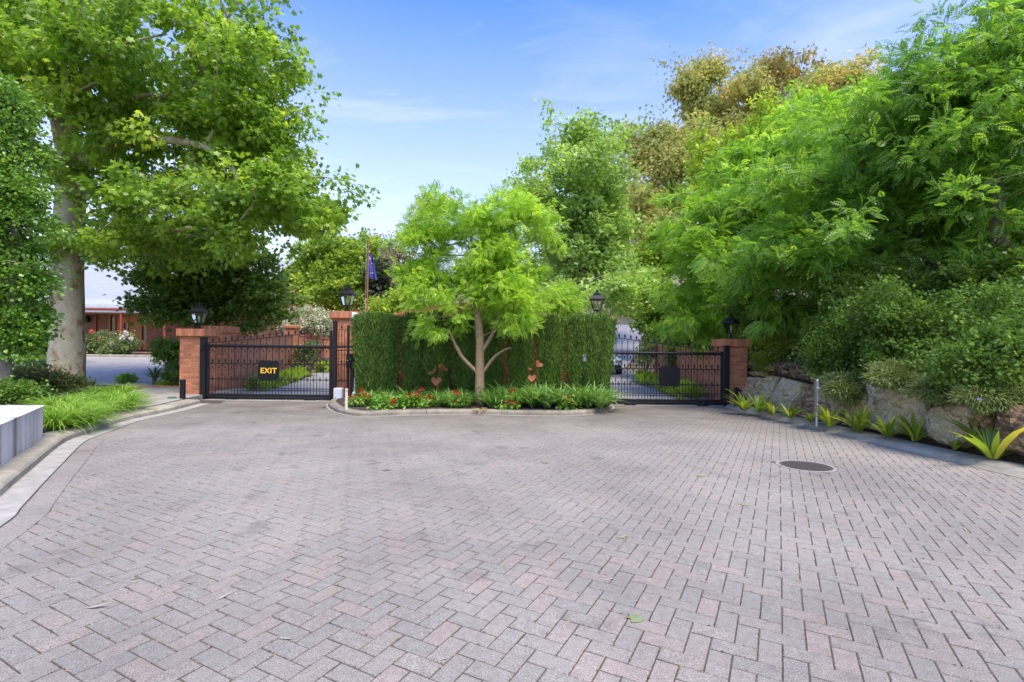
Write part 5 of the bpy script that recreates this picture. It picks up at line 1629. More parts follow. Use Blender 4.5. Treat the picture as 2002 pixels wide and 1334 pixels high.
blobs = [E(110, 150, 15.4, 125, 105, 1.3), E(95, 330, 15.6, 70, 60, .9), E(280, 130, 16.5, 290, 230, 4.2), E(475, 240, 16, 95, 185, 2.8), E(585, 345, 15.5, 72, 95, 1.7), E(480, 400, 15.5, 150, 95, 2.4),
         E(300, 430, 17.5, 170, 70, 2.2), E(110, 40, 17, 230, 190, 3.5), E(190, 470, 16, 110, 55, 1.6), E(450, 60, 16.5, 62, 105, 2.4), E(330, 330, 19.5, 190, 70, 1.6)]
T, C, O = tree('plane_tree', 'huge plane tree with mottled pale trunk overhanging the left side', b0, tr, rad, blobs, LM['plane'], 1200, 62, .40, LOBED, .158, 17, lobes=(135, 1.1, .6),
     r_tip=.011, shell=.42, amp=.2, limbs=limbs, bark=M['plane_bark'], droop=.32, up=.6, rnd=.55, tint_c=.2, flat=.6, bmaxr=.16)
# ------------------------------------------------------------------ pear, far left
bp_ = Vector((*G(13, 800, .15)[:2], .15)); Yp = bp_.y
tr = [bp_, Q(13, 730, Yp), Q(16, 690, Yp), Q(22, 600, Yp), Q(30, 450, Yp), Q(30, 300, Yp), Q(20, 200, Yp)]
blobs = [E(20, 570, Yp, 74, 120, .8), E(22, 420, Yp, 72, 150, .8), E(0, 290, Yp, 66, 115, .8), E(-50, 480, Yp, 85, 190, 1.0), E(32, 655, Yp, 42, 55, .5), E(-5, 200, Yp, 45, 60, .6)]
tree('pear_tree', 'dense glossy dark green tree at the far left edge behind the white plinth', bp_, tr, [.13, .11, .12, .09, .07, .04, .02], blobs, LM['pear'], 620, 62, .24, ROUND, .082, 12,
     r_tip=.006, bark=M['bark_grey'], droop=.3, up=.35, shell=.38, amp=.22, f=3, bmaxr=.05, tint_c=.18)
# ------------------------------------------------------------------ dark elm behind the left pillar
Yd = 21.5
bd_ = Vector((P(420, 700, Yd).x, Yd, left_z(Yd)))
tr = [bd_, bd_ + Vector((.1, 0, 1.0)), bd_ + Vector((0, .1, 2.2)), bd_ + Vector((.2, .2, 4.0))]
blobs = [E(430, 560, Yd, 115, 78, 2.2), E(355, 600, 20.5, 85, 42, 1.4), E(500, 580, 22, 75, 68, 1.6), E(330, 520, 20.5, 70, 42, 1.3), E(440, 505, Yd, 90, 50, 1.6), E(300, 590, 20.2, 34, 15, .5)]
tree('elm_tree', 'low spreading dark green tree behind the EXIT gate pillar', bd_, tr, [.2, .16, .13, .06], blobs, LM['dark'], 520, 46, .42, TWIG, .15, 14,
     shell=.45, droop=.25, up=.6, r_tip=.008, bmaxr=.1, tint_c=.22, flat=.5)
# ------------------------------------------------------------------ island pistache
Yi = 13.35
bi = Vector((P(938, 765, Yi).x, Yi, .12))
tr = [bi, Q(938, 700, Yi), Q(938, 660, Yi), Q(934, 610, Yi), Q(938, 560, Yi), Q(925, 500, Yi), Q(918, 440, Yi)]
limbs = [([Q(940, 735, Yi), Q(905, 700, Yi), Q(888, 670, Yi), Q(878, 645, Yi)], [.055, .045, .04, .02]),
         ([Q(905, 702, Yi), Q(895, 680, Yi + .1), Q(880, 660, Yi + .2)], [.035, .03, .015]),
         ([Q(942, 732, Yi), Q(965, 700, Yi - .1), Q(985, 685, Yi - .2), Q(1000, 680, Yi - .3)], [.05, .04, .03, .015]),
         ([Q(940, 690, Yi), Q(962, 655, Yi), Q(978, 610, Yi), Q(1000, 560, Yi + .2)], [.06, .05, .04, .02]),
         ([Q(936, 580, Yi), Q(880, 550, Yi), Q(840, 520, Yi), Q(800, 480, Yi)], [.04, .03, .02, .01]),
         ([Q(936, 560, Yi), Q(990, 520, Yi), Q(1040, 490, Yi)], [.035, .025, .012])]
blobs = [E(930, 460, Yi, 95, 85, 1.3), E(845, 520, Yi, 72, 78, 1.0), E(995, 500, Yi, 70, 82, 1.1), E(1050, 450, Yi + .2, 40, 40, .7), E(868, 612, Yi - .2, 54, 46, .8), E(1000, 602, Yi - .3, 46, 40, .7),
         E(840, 432, Yi, 40, 42, .6), E(985, 410, Yi, 62, 42, .8), E(798, 545, Yi, 38, 36, .5), E(1020, 545, Yi, 42, 44, .7), E(945, 570, Yi, 75, 48, 1.0)]
tree('pistache_tree', 'bright lime green small tree with pale trunk in the island bed', bi, tr, [.135, .115, .11, .09, .06, .04, .02], blobs, LM['pist'], 680, 30, .21, FROND, .145, 23, lobes=(120, .38, .6),
     shell=.5, amp=.2, f=3.2, droop=.12, up=.6, rnd=.65, r_tip=.0045, limbs=limbs, bark=M['bark_pale'], bmaxr=.04, tint_c=.22, tb=.5, outb=.7)
# ------------------------------------------------------------------ pale poplar-like tree behind the island
Yo = 31.0
bo_ = Vector((P(1130, 650, Yo).x, Yo, drive_z(Yo) - .1))
tr = [bo_, bo_ + Vector((0, 0, 3)), bo_ + Vector((.2, 0, 7)), bo_ + Vector((0, 0, 11)), bo_ + Vector((.3, 0, 14.5))]
blobs = [E(1120, 290, Yo, 52, 90, 1.6), E(1050, 340, Yo, 46, 82, 1.4), E(1120, 400, Yo, 95, 110, 2.8), E(1170, 350, Yo, 48, 80, 1.8), E(1145, 520, Yo, 100, 95, 3.0), E(1070, 450, Yo, 60, 100, 2), E(1185, 480, Yo, 55, 90, 2), E(1215, 290, Yo + .5, 20, 45, .7), E(1230, 590, Yo - 3, 75, 45, 1.6)]
tree('poplar_tree', 'tall pale green leafy tree rising behind the island to the right of its tree', bo_, tr, [.35, .3, .25, .15, .05], blobs, LM['poplar'], 900, 46, .48, TWIG, .20, 31, lobes=(90, 1.1, .75),
     shell=.45, amp=.2, f=3, droop=.2, up=.5, r_tip=.012, bark=M['bark_grey'], bmaxr=.14, tint_c=.22, tb=.5)
# ------------------------------------------------------------------ eucalypts on the far right hill
def gum(label, base_px, Y, blobs, mat, seed, n, per=72, size=.38, trunk_top=None, cr=.95):
    b = P(base_px[0], base_px[1], Y); b.z = hz(b.x, Y) - .1
    tp = P(trunk_top[0], trunk_top[1], Y)
    m1 = b.lerp(tp, .4) + Vector((.5, 0, 0)); m2 = b.lerp(tp, .7) + Vector((-.3, 0, 0))
    return tree('gum_tree', label, b, [b, m1, m2, tp], [.42, .34, .24, .08], blobs, mat, n, per, cr, HANG, size, seed, group='gum trees on the far hill', lobes=(26, 1.6, .7),
                shell=.5, amp=.24, f=3.2, droop=.9, up=.25, rnd=.7, r_tip=.018, bark=M['bark_grey'], bmaxr=.2, tint_c=.24, flat=.75, tb=.5)
gum('tall gum tree with russet domed crown against the sky right of centre', (1420, 560), 52, [E(1395, 185, 52, 66, 50, 2.6), E(1345, 185, 52, 30, 40, 1.6), E(1410, 125, 52, 46, 28, 1.8), E(1455, 160, 52, 20, 40, 1.4), E(1420, 260, 53, 70, 45, 3)], LM['gum'], 41, 250, trunk_top=(1410, 130))
gum('rusty green gum tree with crown beside the tall pale tree', (1300, 560), 46, [E(1290, 275, 46, 62, 50, 2.6), E(1235, 300, 46, 45, 48, 2), E(1225, 255, 46, 26, 26, 1.2), E(1300, 350, 46, 58, 62, 2.6), E(1250, 430, 45, 46, 58, 1.8), E(1340, 290, 46, 40, 45, 2)], LM['gum'], 42, 290, trunk_top=(1290, 250))
gum('slim green gum tree with a single round crown high on bare stems', (1530, 560), 54, [E(1538, 128, 54, 50, 26, 1.8), E(1505, 150, 54, 22, 20, 1), E(1590, 150, 54, 26, 16, .9), E(1500, 215, 54, 45, 36, 2)], LM['gum_green'], 43, 120, trunk_top=(1535, 120))
gum('yellow brown gum tree behind the top of the right hand trees', (1640, 560), 44, [E(1640, 175, 44, 50, 36, 2), E(1590, 200, 44, 50, 36, 2), E(1660, 230, 44, 60, 50, 2.2)], LM['gum'], 44, 170, trunk_top=(1640, 170))
# young lime poplar shoots in front of the gums
for k, (lab, px, py, rx, ry, Y) in enumerate((('upright lime green sapling in front of the gums, nearest the pale tree', 1375, 300, 26, 60, 30), ('upright lime green sapling with the highest tip before the gums', 1500, 250, 34, 72, 28), ('upright lime green sapling between two others before the gums', 1435, 300, 34, 60, 29), ('broad lime green sapling top beside the feathery right trees', 1560, 225, 44, 56, 26))):
    b = P(px, 560, Y); b.z = hz(b.x, Y) - .1
    tp = P(px, py - ry * .8, Y)
    tree('sapling', lab, b, [b, b.lerp(tp, .5), tp], [.12, .09, .03], [E(px, py, Y, rx, ry, 1.2), E(px + 10, py + ry * 1.1, Y, rx * 1.5, ry * 1.1, 1.6)], LM['lime'] if k < 3 else LM['pist'], 130, 34, .42, TWIG, .16, 50 + k, group='lime saplings', shell=.5, up=.5, r_tip=.012, bmaxr=.06)
# ------------------------------------------------------------------ feathery trees on the right bank
def feather(label, base, Y, trunk, trad, blobs, mat, n, per, size, seed, tmpl=FROND, cr=.34, limbs=(), lobes=(85, .9, .42), **kw):
    return tree('robinia_tree', label, base, trunk, trad, blobs, mat, n, per, cr, tmpl, size, seed, group='feathery trees on the right bank', shell=.42, amp=.24, f=3.0, lobes=lobes,
                droop=.22, up=.75, rnd=.62, outb=.6, r_tip=.006, bark=M['bark'], bmaxr=.09, tint_c=.22, flat=.45, limbs=limbs, **kw)
Yh = 18.5
b1 = Vector((9.6, Yh, hz(9.6, Yh) - .05))
feather('feathery bright green tree on the bank above the right gate pillar', b1, Yh, [b1, b1 + Vector((-.3, -.1, 1.2)), b1 + Vector((-.9, -.3, 2.8)), b1 + Vector((-1.2, -.4, 5.0))], [.16, .13, .1, .05],
        [E(1400, 420, Yh, 85, 85, 1.6), E(1350, 500, Yh - .5, 55, 90, 1.4), E(1470, 340, Yh, 90, 70, 1.8), E(1450, 520, Yh - 1, 120, 90, 2.0), E(1560, 300, Yh, 110, 80, 2), E(1400, 610, Yh - .8, 80, 45, 1.3), E(1540, 430, Yh - 1, 110, 90, 2)], LM['robinia_b'], 640, 28, .27, 61)
Yh2 = 13.5
b2 = Vector((10.6, Yh2, hz(10.6, Yh2) - .05))
tr = [b2, P(1838, 560, Yh2), P(1822, 520, Yh2), P(1790, 470, 13.2), P(1740, 400, 12.9), P(1690, 330, 12.7)]
feather('feathery green tree arching left over the boulder wall', b2, Yh2, tr, [.17, .14, .13, .10, .08, .04],
        [E(1620, 380, 13.2, 110, 70, 1.6), E(1700, 300, 13.3, 140, 80, 1.8), E(1560, 470, 13.2, 110, 62, 1.4), E(1760, 420, 13, 130, 80, 1.6), E(1640, 520, 13.0, 120, 60, 1.3), E(1850, 300, 13.2, 130, 100, 2), E(1520, 570, 13.8, 95, 52, 1.1), E(1600, 610, 13.6, 100, 52, 1.1)], LM['robinia'], 800, 28, .23, 62,
        limbs=[([P(1838, 560, Yh2), P(1850, 500, Yh2), P(1880, 430, Yh2), P(1900, 330, Yh2)], [.1, .09, .07, .04])])
Yh3 = 10.5
b3 = Vector((11.5, Yh3, hz(11.5, Yh3) - .05))
feather('tall feathery tree filling the upper right corner', b3, Yh3, [b3, P(1960, 480, Yh3), P(1950, 380, Yh3), P(1930, 250, Yh3), P(1940, 80, Yh3)], [.16, .13, .11, .08, .04],
        [E(1930, 120, Yh3 + .3, 95, 120, 1.3), E(1990, 250, Yh3, 120, 110, 1.4), E(1860, 210, Yh3 + .6, 95, 90, 1.2), E(2060, 60, Yh3, 120, 130, 1.5), E(1830, 320, Yh3 + .5, 100, 70, 1.1), E(1960, 20, Yh3 + .3, 60, 50, .8), E(2040, 400, Yh3 + 1, 110, 90, 1.3), E(1950, 420, Yh3 - .3, 90, 80, .9), E(1990, 500, Yh3 + .2, 80, 60, .8)], LM['robinia'], 560, 26, .20, 63, tb=.42)

Yb = 19.5
b4 = Vector((16.5, Yb, hz(16.5, Yb) - .05))
tree('bank_tree', 'shady broadleaf tree on the hill behind the arching feathery tree', b4, [b4, b4 + Vector((0, 0, 1.5)), b4 + Vector((.2, 0, 4)), b4 + Vector((0, 0, 6))], [.2, .16, .12, .05],
     [E(1760, 470, Yb, 130, 90, 1.8), E(1900, 440, Yb, 120, 110, 2), E(2020, 420, Yb, 110, 120, 2), E(1660, 500, Yb + 1, 110, 80, 1.6), E(1830, 380, Yb, 120, 80, 1.6)], LM['robinia'], 460, 40, .5, TWIG, .17, 64, shell=.5, up=.5, r_tip=.012, bmaxr=.1)
# ------------------------------------------------------------------ bank shrubs on the right
def blooms(T, mat, pts, n, r, size, rng, name='flower'):
    for c in pts:
        d = unit(n, rng); d[:, 2] = np.abs(d[:, 2])
        me = leaf_mesh(name, ROUND[0], ROUND[1], np.asarray(c) + d * r - np.array(T.location), d, rng.normal(size=(n, 3)), np.full(n, size), rng.uniform(0, 1, n))
        link(name, me, mat, T)
bank = [('large small-leaved shrub hanging over the middle boulders', (1655, 660), 11.6, [(1660, 670, 78, 62, .9), (1610, 700, 40, 40, .6), (1690, 710, 55, 40, .7)]),
        ('broad small-leaved shrub on the bank above the pale boulder', (1790, 650), 10.3, [(1790, 640, 95, 62, .9), (1770, 700, 80, 46, .7), (1720, 600, 70, 50, .8)]),
        ('big dark small-leaved shrub at the right edge of the picture', (1930, 620), 9.2, [(1930, 620, 105, 72, 1.0), (1890, 700, 95, 56, .8), (1990, 690, 90, 80, .9), (2040, 740, 80, 60, .8)]),
        ('low small-leaved shrub nearest the camera on the right bank', (1985, 700), 7.9, [(1985, 690, 100, 60, .6), (1900, 720, 60, 40, .5)]),
        ('dark shrub mass behind the right pillar lantern under the feathery tree', (1520, 600), 15.8, [(1520, 610, 90, 52, 1.0), (1590, 620, 70, 60, 1.0), (1460, 610, 50, 40, .9)]),
        ('shaded shrub at the foot of the arching tree trunk', (1800, 560), 11.9, [(1810, 570, 100, 44, .9), (1700, 570, 90, 44, .9)]),
        ('shaded shrub beneath the tall tree at the upper right', (1960, 540), 10.6, [(1960, 540, 95, 52, .9), (2040, 520, 80, 80, 1.0)])]
for k, (lab, bpx, Y, bl) in enumerate(bank):
    b = P(bpx[0], 690, Y); b.z = hz(b.x, Y) - .02
    shrub('bank_shrub', lab, 'shrub', b, [E(px, py, Y - .1, rx, ry, d_) for px, py, rx, ry, d_ in bl], LM['murraya'] if k < 4 else LM['dark'], 330 if k < 4 else 220, 52, .17, TWIG, .052 if k < 4 else .075, 70 + k,
          group='shrubs on the right bank', shell=.35, amp=.16, up=.4, rnd=.7, droop=.1, tint_c=.2, flat=.8)
b = P(1512, 700, 14.6); b.z = 1.35
shrub('juniper_shrub', 'yellow green fine-leaved shrub spilling over the first boulder', 'shrub', b, [E(1510, 682, 14.5, 40, 32, .5), E(1535, 665, 14.6, 30, 26, .45), E(1495, 710, 14.3, 20, 18, .25)], LM['yelgreen'], 130, 40, .16, NARROW, .13, 80, up=.3, rnd=.6, droop=-.1, flat=.9)
# trailing rosemary over the wall
for k, (lab, px, py, rx, ry, Y) in enumerate((('trailing rosemary hanging lowest over the middle boulders', 1652, 775, 48, 26, 10.3), ('trailing rosemary tuft above the pale streaked boulder', 1745, 752, 52, 24, 9.1), ('trailing rosemary mat over the big cream boulder', 1835, 778, 50, 24, 8.2), ('lilac flowered trailing shrub at the right end of the wall', 1955, 790, 90, 42, 7.4), ('small rosemary sprig in the joint of the upper boulders', 1540, 720, 9, 16, 13.9))):
    b = P(px, py, Y); b.x += .1
    T, C, O = shrub('trailing_rosemary', lab, 'shrub', b, [E(px, py - 12, Y, rx * .72, ry * .62, .24), E(px + rx * .25, py - ry * 1.1, Y + .25, rx * .85, ry * .6, .3)], LM['needle'], 190 if k < 4 else 14, 60, .11, NARROW, .085, 84 + k, group='trailing rosemary', up=.5, rnd=.55, droop=.45, outb=.9, flat=.6, stem=False)
    if k == 3:
        rg = np.random.default_rng(5); idx = rg.choice(len(C), 26)
        pts = C[idx] + O[idx] * .16
        blooms(T, M['petal_lilac'], pts, 7, .006, .03, rg)
# tumble of dry grass on top of the wall
# shrubs beside the drive beyond the right gate
for k, (lab, px, py, rx, ry, Y, mt_) in enumerate((('bright green shrub mass behind the right gate beside the far road', 1300, 615, 62, 58, 25.5, 'midgreen'), ('leafy shrub between the far road and the right drive wall', 1360, 640, 60, 48, 21, 'robinia_b'), ('pale shrub above the far road bank', 1250, 570, 55, 50, 36, 'poplar'), ('light green shrub on the bank beyond the right pillar', 1395, 560, 60, 60, 21.5, 'midgreen'))):
    b = P(px, py + ry, Y); b.z = hz(b.x, Y) - .05
    shrub('drive_shrub', lab, 'shrub', b, [E(px, py, Y, rx, ry, 1.3), E(px + 20, py + ry * .5, Y - .3, rx * .8, ry * .5, 1.0)], LM[mt_], 260, 44, .32, TWIG, .13, 90 + k, group='shrubs beside the far drive', up=.45, droop=.2, tint_c=.22)
# rose on the right drive wall and pink flowers
b = P(1262, 715, 24.0); b.z = drive_z(24)
T, C, O = shrub('rose_bush', 'rose bush with red blooms at the far end of the right drive wall', 'rose', b, [E(1262, 695, 24, 16, 26, .4), E(1270, 680, 24, 12, 16, .3)], LM['rose'], 60, 30, .18, TWIG, .07, 95)
rg = np.random.default_rng(6); ii = rg.choice(len(C), 5); blooms(T, M['petal_coral'], C[ii] + O[ii] * .15, 14, .03, .07, rg)
b = P(1325, 720, 21.2); b.z = drive_z(21)
shrub('climbing_rose', 'green climbing rose against the pier of the right drive wall', 'rose', b, [E(1318, 705, 21.2, 15, 24, .3)], LM['rose'], 60, 30, .16, TWIG, .06, 96)
b = P(598, 722, 25); b.z = drive_z(25)
T, C, O = shrub('rose_bush', 'rose bush with pink blooms seen through the EXIT gate', 'rose', b, [E(592, 700, 25, 18, 26, .5), E(606, 685, 25, 14, 16, .4)], LM['rose'], 80, 30, .2, TWIG, .08, 97)
rg = np.random.default_rng(7); ii = rg.choice(len(C), 9); blooms(T, M['petal_pink'], C[ii] + O[ii] * .18, 16, .035, .08, rg)
# low yellow-green clipped hedges inside the gates
def low_hedge(label, pts, w_, h, seed, mat='lime'):
    rng = np.random.default_rng(seed)
    T = thing('low_hedge', label, 'hedge', (pts[0][0], pts[0][1], drive_z(pts[0][1])), 'low lime hedges inside the gates')
    C = []; O = []
    for a, b in zip(pts[:-1], pts[1:]):
        L = math.hypot(b[0] - a[0], b[1] - a[1]); n = int(L * 60)
        for _ in range(n):
            t = rng.uniform(); an = rng.uniform(0, math.pi); x = a[0] + (b[0] - a[0]) * t; y = a[1] + (b[1] - a[1]) * t
            o_ = np.array([math.cos(an), rng.normal(0, .3), math.sin(an)]); k = rng.uniform(.6, 1) 
            C.append((x + math.cos(an) * w_ / 2 * k, y, drive_z(y) + h * .5 + (math.sin(an) - .5) * h * .95 * k)); O.append(o_)
    foliage('foliage', LM[mat], T, np.array(C), np.array(O), 26, .09, TWIG, .055, rng, up=.5, rnd=.6, tint_c=.2)
low_hedge('low lime green hedge along the left drive wall behind the EXIT gate', [(-9.25, 18.0), (-9.9, 22.0), (-10.6, 25.5)], .75, .55, 101)
low_hedge('low lime green hedge farther up the left drive beyond the pier', [(-10.4, 27.0), (-10.2, 29.5), (-9.2, 33)], .7, .6, 102)
low_hedge('low lime green hedge along the right drive wall behind the blank plate', [(6.0, 16.6), (6.3, 20), (6.35, 24.6)], .75, .58, 103)
# ------------------------------------------------------------------ clipped conifer hedge on the island
cols = [(692, 787, 'first clipped conifer block at the left end of the island hedge'), (790, 830, 'narrow clipped conifer right of the pale gap in the hedge'), (830, 882, 'clipped conifer shaded by the left side of the island tree'),
        (884, 930, 'dark clipped conifer directly behind the island tree trunk'), (945, 985, 'dark clipped conifer just right of the island tree trunk'), (992, 1040, 'clipped conifer behind the right branches of the island tree'),
        (1046, 1099, 'clipped conifer second from the right end of the hedge'), (1101, 1201, 'broad clipped conifer block at the right end of the island hedge')]
for k, (xa, xb, lab) in enumerate(cols):
    Y = 14.55; rng = np.random.default_rng(120 + k)
    a, b = P(xa, 700, Y).x, P(xb, 700, Y).x; zt = P((xa + xb) / 2, 617 + (xa - 690) * .008, Y).z
    T = thing('clipped_conifer', lab, 'hedge', ((a + b) / 2, Y + .1, .12), 'conifers of the island hedge')
    w_ = (b - a) * .95; d_ = .9
    n = int(680 * w_ + 190)
    # surface points of a box whose foot narrows
    u = rng.uniform(-1, 1, n); v = rng.uniform(0, 1, n); face = rng.uniform(0, 1, n)
    z = .25 + (zt - .25) * v
    nar = np.clip(.68 + .40 * v ** .7, 0, 1) * (1 + .05 * np.sin(v * 9 + u * 5 + k))
    C = np.zeros((n, 3)); O = np.zeros((n, 3))
    fm = face < .62; sm_ = (face >= .62) & (face < .84); tm = face >= .84
    C[:, 0] = (a + b) / 2 + u * w_ / 2 * nar; C[:, 1] = Y + .1 - d_ / 2 * nar; C[:, 2] = z; O[:, 1] = -1
    sg_ = np.sign(rng.uniform(-1, 1, n))
    C[sm_, 0] = (a + b) / 2 + (sg_ * w_ / 2 * nar)[sm_]; C[sm_, 1] = Y + .1 + (u * d_ / 2 * nar)[sm_]; O[sm_] = 0; O[sm_, 0] = sg_[sm_]
    C[tm, 2] = zt - .02; C[tm, 1] = Y + .1 + rng.uniform(-d_ / 2, d_ / 2, tm.sum()); O[tm] = (0, 0, 1)
    C -= O * rng.uniform(0, .16, n)[:, None]
    # round the vertical corners and let the clipped top wander
    ex = np.abs((C[:, 0] - (a + b) / 2) / (w_ / 2)); C[:, 1] += np.where(C[:, 1] < Y + .1, 1, 0) * np.clip(ex - .55, 0, 1) ** 1.6 * .75
    zt_l = zt - .07 * np.clip(ex - .6, 0, 1) / .4 + .025 * np.sin(C[:, 0] * 6 + k) + .015 * np.sin(C[:, 0] * 17)
    C[:, 2] = np.minimum(C[:, 2], zt_l)
    # vertical streaks: sprays point up and out, colours change in plumes
    m = 26; ci = np.repeat(np.arange(n), m)
    off = rng.normal(size=(n * m, 3)) * np.array([.06, .05, .12])
    Pn = C[ci] + off; Pn[:, 2] = np.minimum(Pn[:, 2], zt_l[ci] + rng.normal(0, .022, n * m) - .03)
    D = O[ci] * .38 + rng.normal(size=(n * m, 3)) * .28; D[:, 2] += 1.0
    Nn = O[ci] + rng.normal(size=(n * m, 3)) * .5
    plume = np.sin(C[:, 0] * 17 + 1.3 * np.sin(C[:, 2] * 2.1 + k)) * .17 + .36 + rng.normal(0, .14, n) + .22 * (tm)
    Tn = plume[ci] + rng.normal(0, .12, n * m)
    keep = rng.uniform(size=n * m) < .8
    me = leaf_mesh('foliage', SPRAY[0], SPRAY[1], Pn[keep] - np.array(T.location), D[keep], Nn[keep], (.085 * rng.uniform(.6, 1.3, n * m))[keep], Tn[keep])
    link('foliage', me, LM['conifer'], T)
    mb = MB()
    for q in range(3):
        x = (q - 1) * w_ * .25; mb.tube([(x, 0, -.1), (x * 1.05, 0, 1.0), (x * 1.1, 0, zt - .4)], [.05, .04, .01], 6)
    mb.build('stems', M['bark'], T, world=False)
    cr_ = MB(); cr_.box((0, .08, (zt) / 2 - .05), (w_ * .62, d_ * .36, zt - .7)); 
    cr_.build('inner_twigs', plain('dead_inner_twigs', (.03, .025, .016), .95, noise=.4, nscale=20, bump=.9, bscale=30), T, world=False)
# ------------------------------------------------------------------ strap leaved plants
def strap_clump(n, L, w_, rng, arch=.8, spread=.5, segs=4, lean=.35, elo=.5):
    """arching strap leaves from a common base; returns one mesh"""
    vs = []; fs = []; ts = []
    for k in range(n):
        an = rng.uniform(0, 2 * math.pi); r0 = rng.uniform(0, .05); l = L * rng.uniform(.6, 1.15); el = rng.uniform(elo, 1.45); ww = w_ * rng.uniform(.7, 1.2); t = rng.uniform(0, 1)
        d = np.array([math.cos(an), math.sin(an), 0]); s_ = np.array([-math.sin(an), math.cos(an), 0])
        p = d * r0; ang = el; b = len(vs); tw = rng.normal(0, .3)
        for i in range(segs + 1):
            q = i / segs; wq = ww * (1 - q ** 2.2) * (.65 + .7 * min(1, q * 3)) if i < segs else .0005
            side = s_ * math.cos(tw * q) + np.array([0, 0, 1]) * math.sin(tw * q)
            vs += [p - side * wq / 2, p + side * wq / 2]; ts += [t, t]
            ang -= arch * (l / L) * rng.uniform(.7, 1.3) / segs * (1 + q)
            p = p + (d * math.cos(ang) + np.array([0, 0, 1]) * math.sin(ang)) * l / segs
        fs += [(b + 2 * i, b + 2 * i + 1, b + 2 * i + 3, b + 2 * i + 2) for i in range(segs)]
    mb = MB(); mb.v = [tuple(map(float, v)) for v in vs]; mb.f = fs; mb.t = [float(t) for t in ts]
    return mb
def variants_of(fn, k): return [fn(i) for i in range(k)]
ag = [strap_clump(70, .82, .034, np.random.default_rng(200 + i), arch=.85, elo=.8, segs=5).mesh('leaves', smooth=True) for i in range(4)]
def plant(name, label, cat, loc, me, mat, rz, sc, group, part='leaves'):
    T = thing(name, label, cat, loc, group, rz)
    T.scale = (sc, sc, sc * 1.0)
    link(part, me, mat, T)
    return T
rv = random.Random(77)
ORD = ['first', 'second', 'third', 'fourth', 'fifth', 'sixth', 'seventh', 'eighth', 'ninth', 'tenth', 'eleventh', 'twelfth', 'thirteenth', 'fourteenth']
front = [(px, py) for px, py in [(725, 795), (765, 797), (812, 797), (858, 792), (885, 793), (905, 797), (960, 795), (985, 797), (1010, 796), (1040, 797), (1068, 797), (1095, 796), (1122, 797), (1148, 795), (1172, 792),
         (845, 778), (880, 776), (905, 776), (965, 778), (995, 778), (1020, 777), (1052, 778), (1082, 778), (1110, 778), (1138, 777), (1162, 776), (1185, 778), (760, 780), (800, 778), (725, 781), (1020, 768), (1075, 768), (1130, 768), (985, 768), (900, 768)]]
for k, (px, py) in enumerate(front):
    Yr = 13.0 if py > 785 else (13.42 if py > 770 else 13.75)
    q = P(px, 790, Yr + rv.uniform(-.08, .08)); q.z = .12
    row = 'front' if py > 785 else ('middle' if py > 770 else 'back')
    side = [p for p in front if (p[0] > 935) == (px > 935) and ('front' if p[1] > 785 else ('middle' if p[1] > 770 else 'back')) == row]
    rank = ORD[sorted(side, key=lambda p: abs(p[0] - 938)).index((px, py))]
    lab = 'agapanthus clump in the %s row of the island bed, %s %s of the trunk' % (row, rank, 'right' if px > 935 else 'left')
    plant('agapanthus', lab, 'plant', q, ag[k % 4], LM['strap'], rv.uniform(0, 6.28), rv.uniform(.85, 1.15) * (1.08 if px > 935 else .8), 'agapanthus right of the island tree' if px > 935 else 'agapanthus left of the island tree')
# geraniums with red heads
gers = [(703, 797, 'left tip of the island'), (742, 802, ''), (790, 800, ''), (812, 799, ''), (840, 797, ''), (895, 799, ''), (995, 803, ''), (1112, 802, ''), (770, 785, ''), (825, 782, '')]
glab = ['red geranium at the left tip of the island beside the cream bollard', 'red geranium with one big head hanging at the island kerb', 'red geranium low in the middle of the left island bed', 'red geranium below the left heart sculpture', 'red geranium right of the left heart sculpture',
        'red geranium just left of the island tree trunk', 'red geranium in the grassy leaves just right of the trunk', 'red geranium near the right end of the island', 'red geranium behind the one at the kerb', 'red geranium in front of the narrow conifer']
heads = [[(706, 765), (700, 774), (697, 786), (713, 773), (722, 778), (687, 778)], [(771, 783), (769, 788)], [(802, 774)], [(815, 776), (815, 770), (824, 763)], [(833, 781), (838, 777), (848, 780)], [(890, 769), (898, 773), (894, 787)], [(992, 788), (1006, 789), (1003, 766)], [(1110, 779), (1115, 787)], [(706, 782)], [(815, 780)]]
for k, ((px, py, _), lab) in enumerate(zip(gers, glab)):
    b = G(px, py - 3, .12); rng = np.random.default_rng(300 + k)
    T, C, O = shrub('geranium', lab, 'geranium', b, [((b.x, b.y + .05, .24), (.30, .22, .18))], LM['geran'], 30, 16, .08, ROUND, .075, 300 + k, group='red geraniums', up=.8, rnd=.45, stems=4, bark=LM['geran'])
    for (hx, hy) in heads[k]:
        c = np.array(P(hx, hy, b.y - .12)); n = 20
        d = unit(n, rng); d[:, 2] = np.abs(d[:, 2]) * .8
        me = leaf_mesh('flower_head', ROUND[0], ROUND[1], c + d * .038 - np.array(T.location), d, rng.normal(size=(n, 3)), np.full(n, .05), rng.uniform(0, 1, n))
        fo_ = link('flower_head', me, M['petal_red'], T)
        MB().tube([tuple(c - np.array(T.location)), (0, 0.05, .1)], .004, 4).build('stalk', LM['geran'], fo_, world=False)
# dead straw leaves by the kerb
dr = strap_clump(26, .28, .012, np.random.default_rng(9), arch=1.8).mesh('leaves')
M['straw'] = plain('dry_straw', (.42, .30, .11), .9, noise=.3, nscale=30, tint=.3)
plant('dry_tuft', 'tuft of dry straw coloured leaves at the kerb below the island tree', 'plant', G(938, 802, .12), dr, M['straw'], .4, 1.0, None)
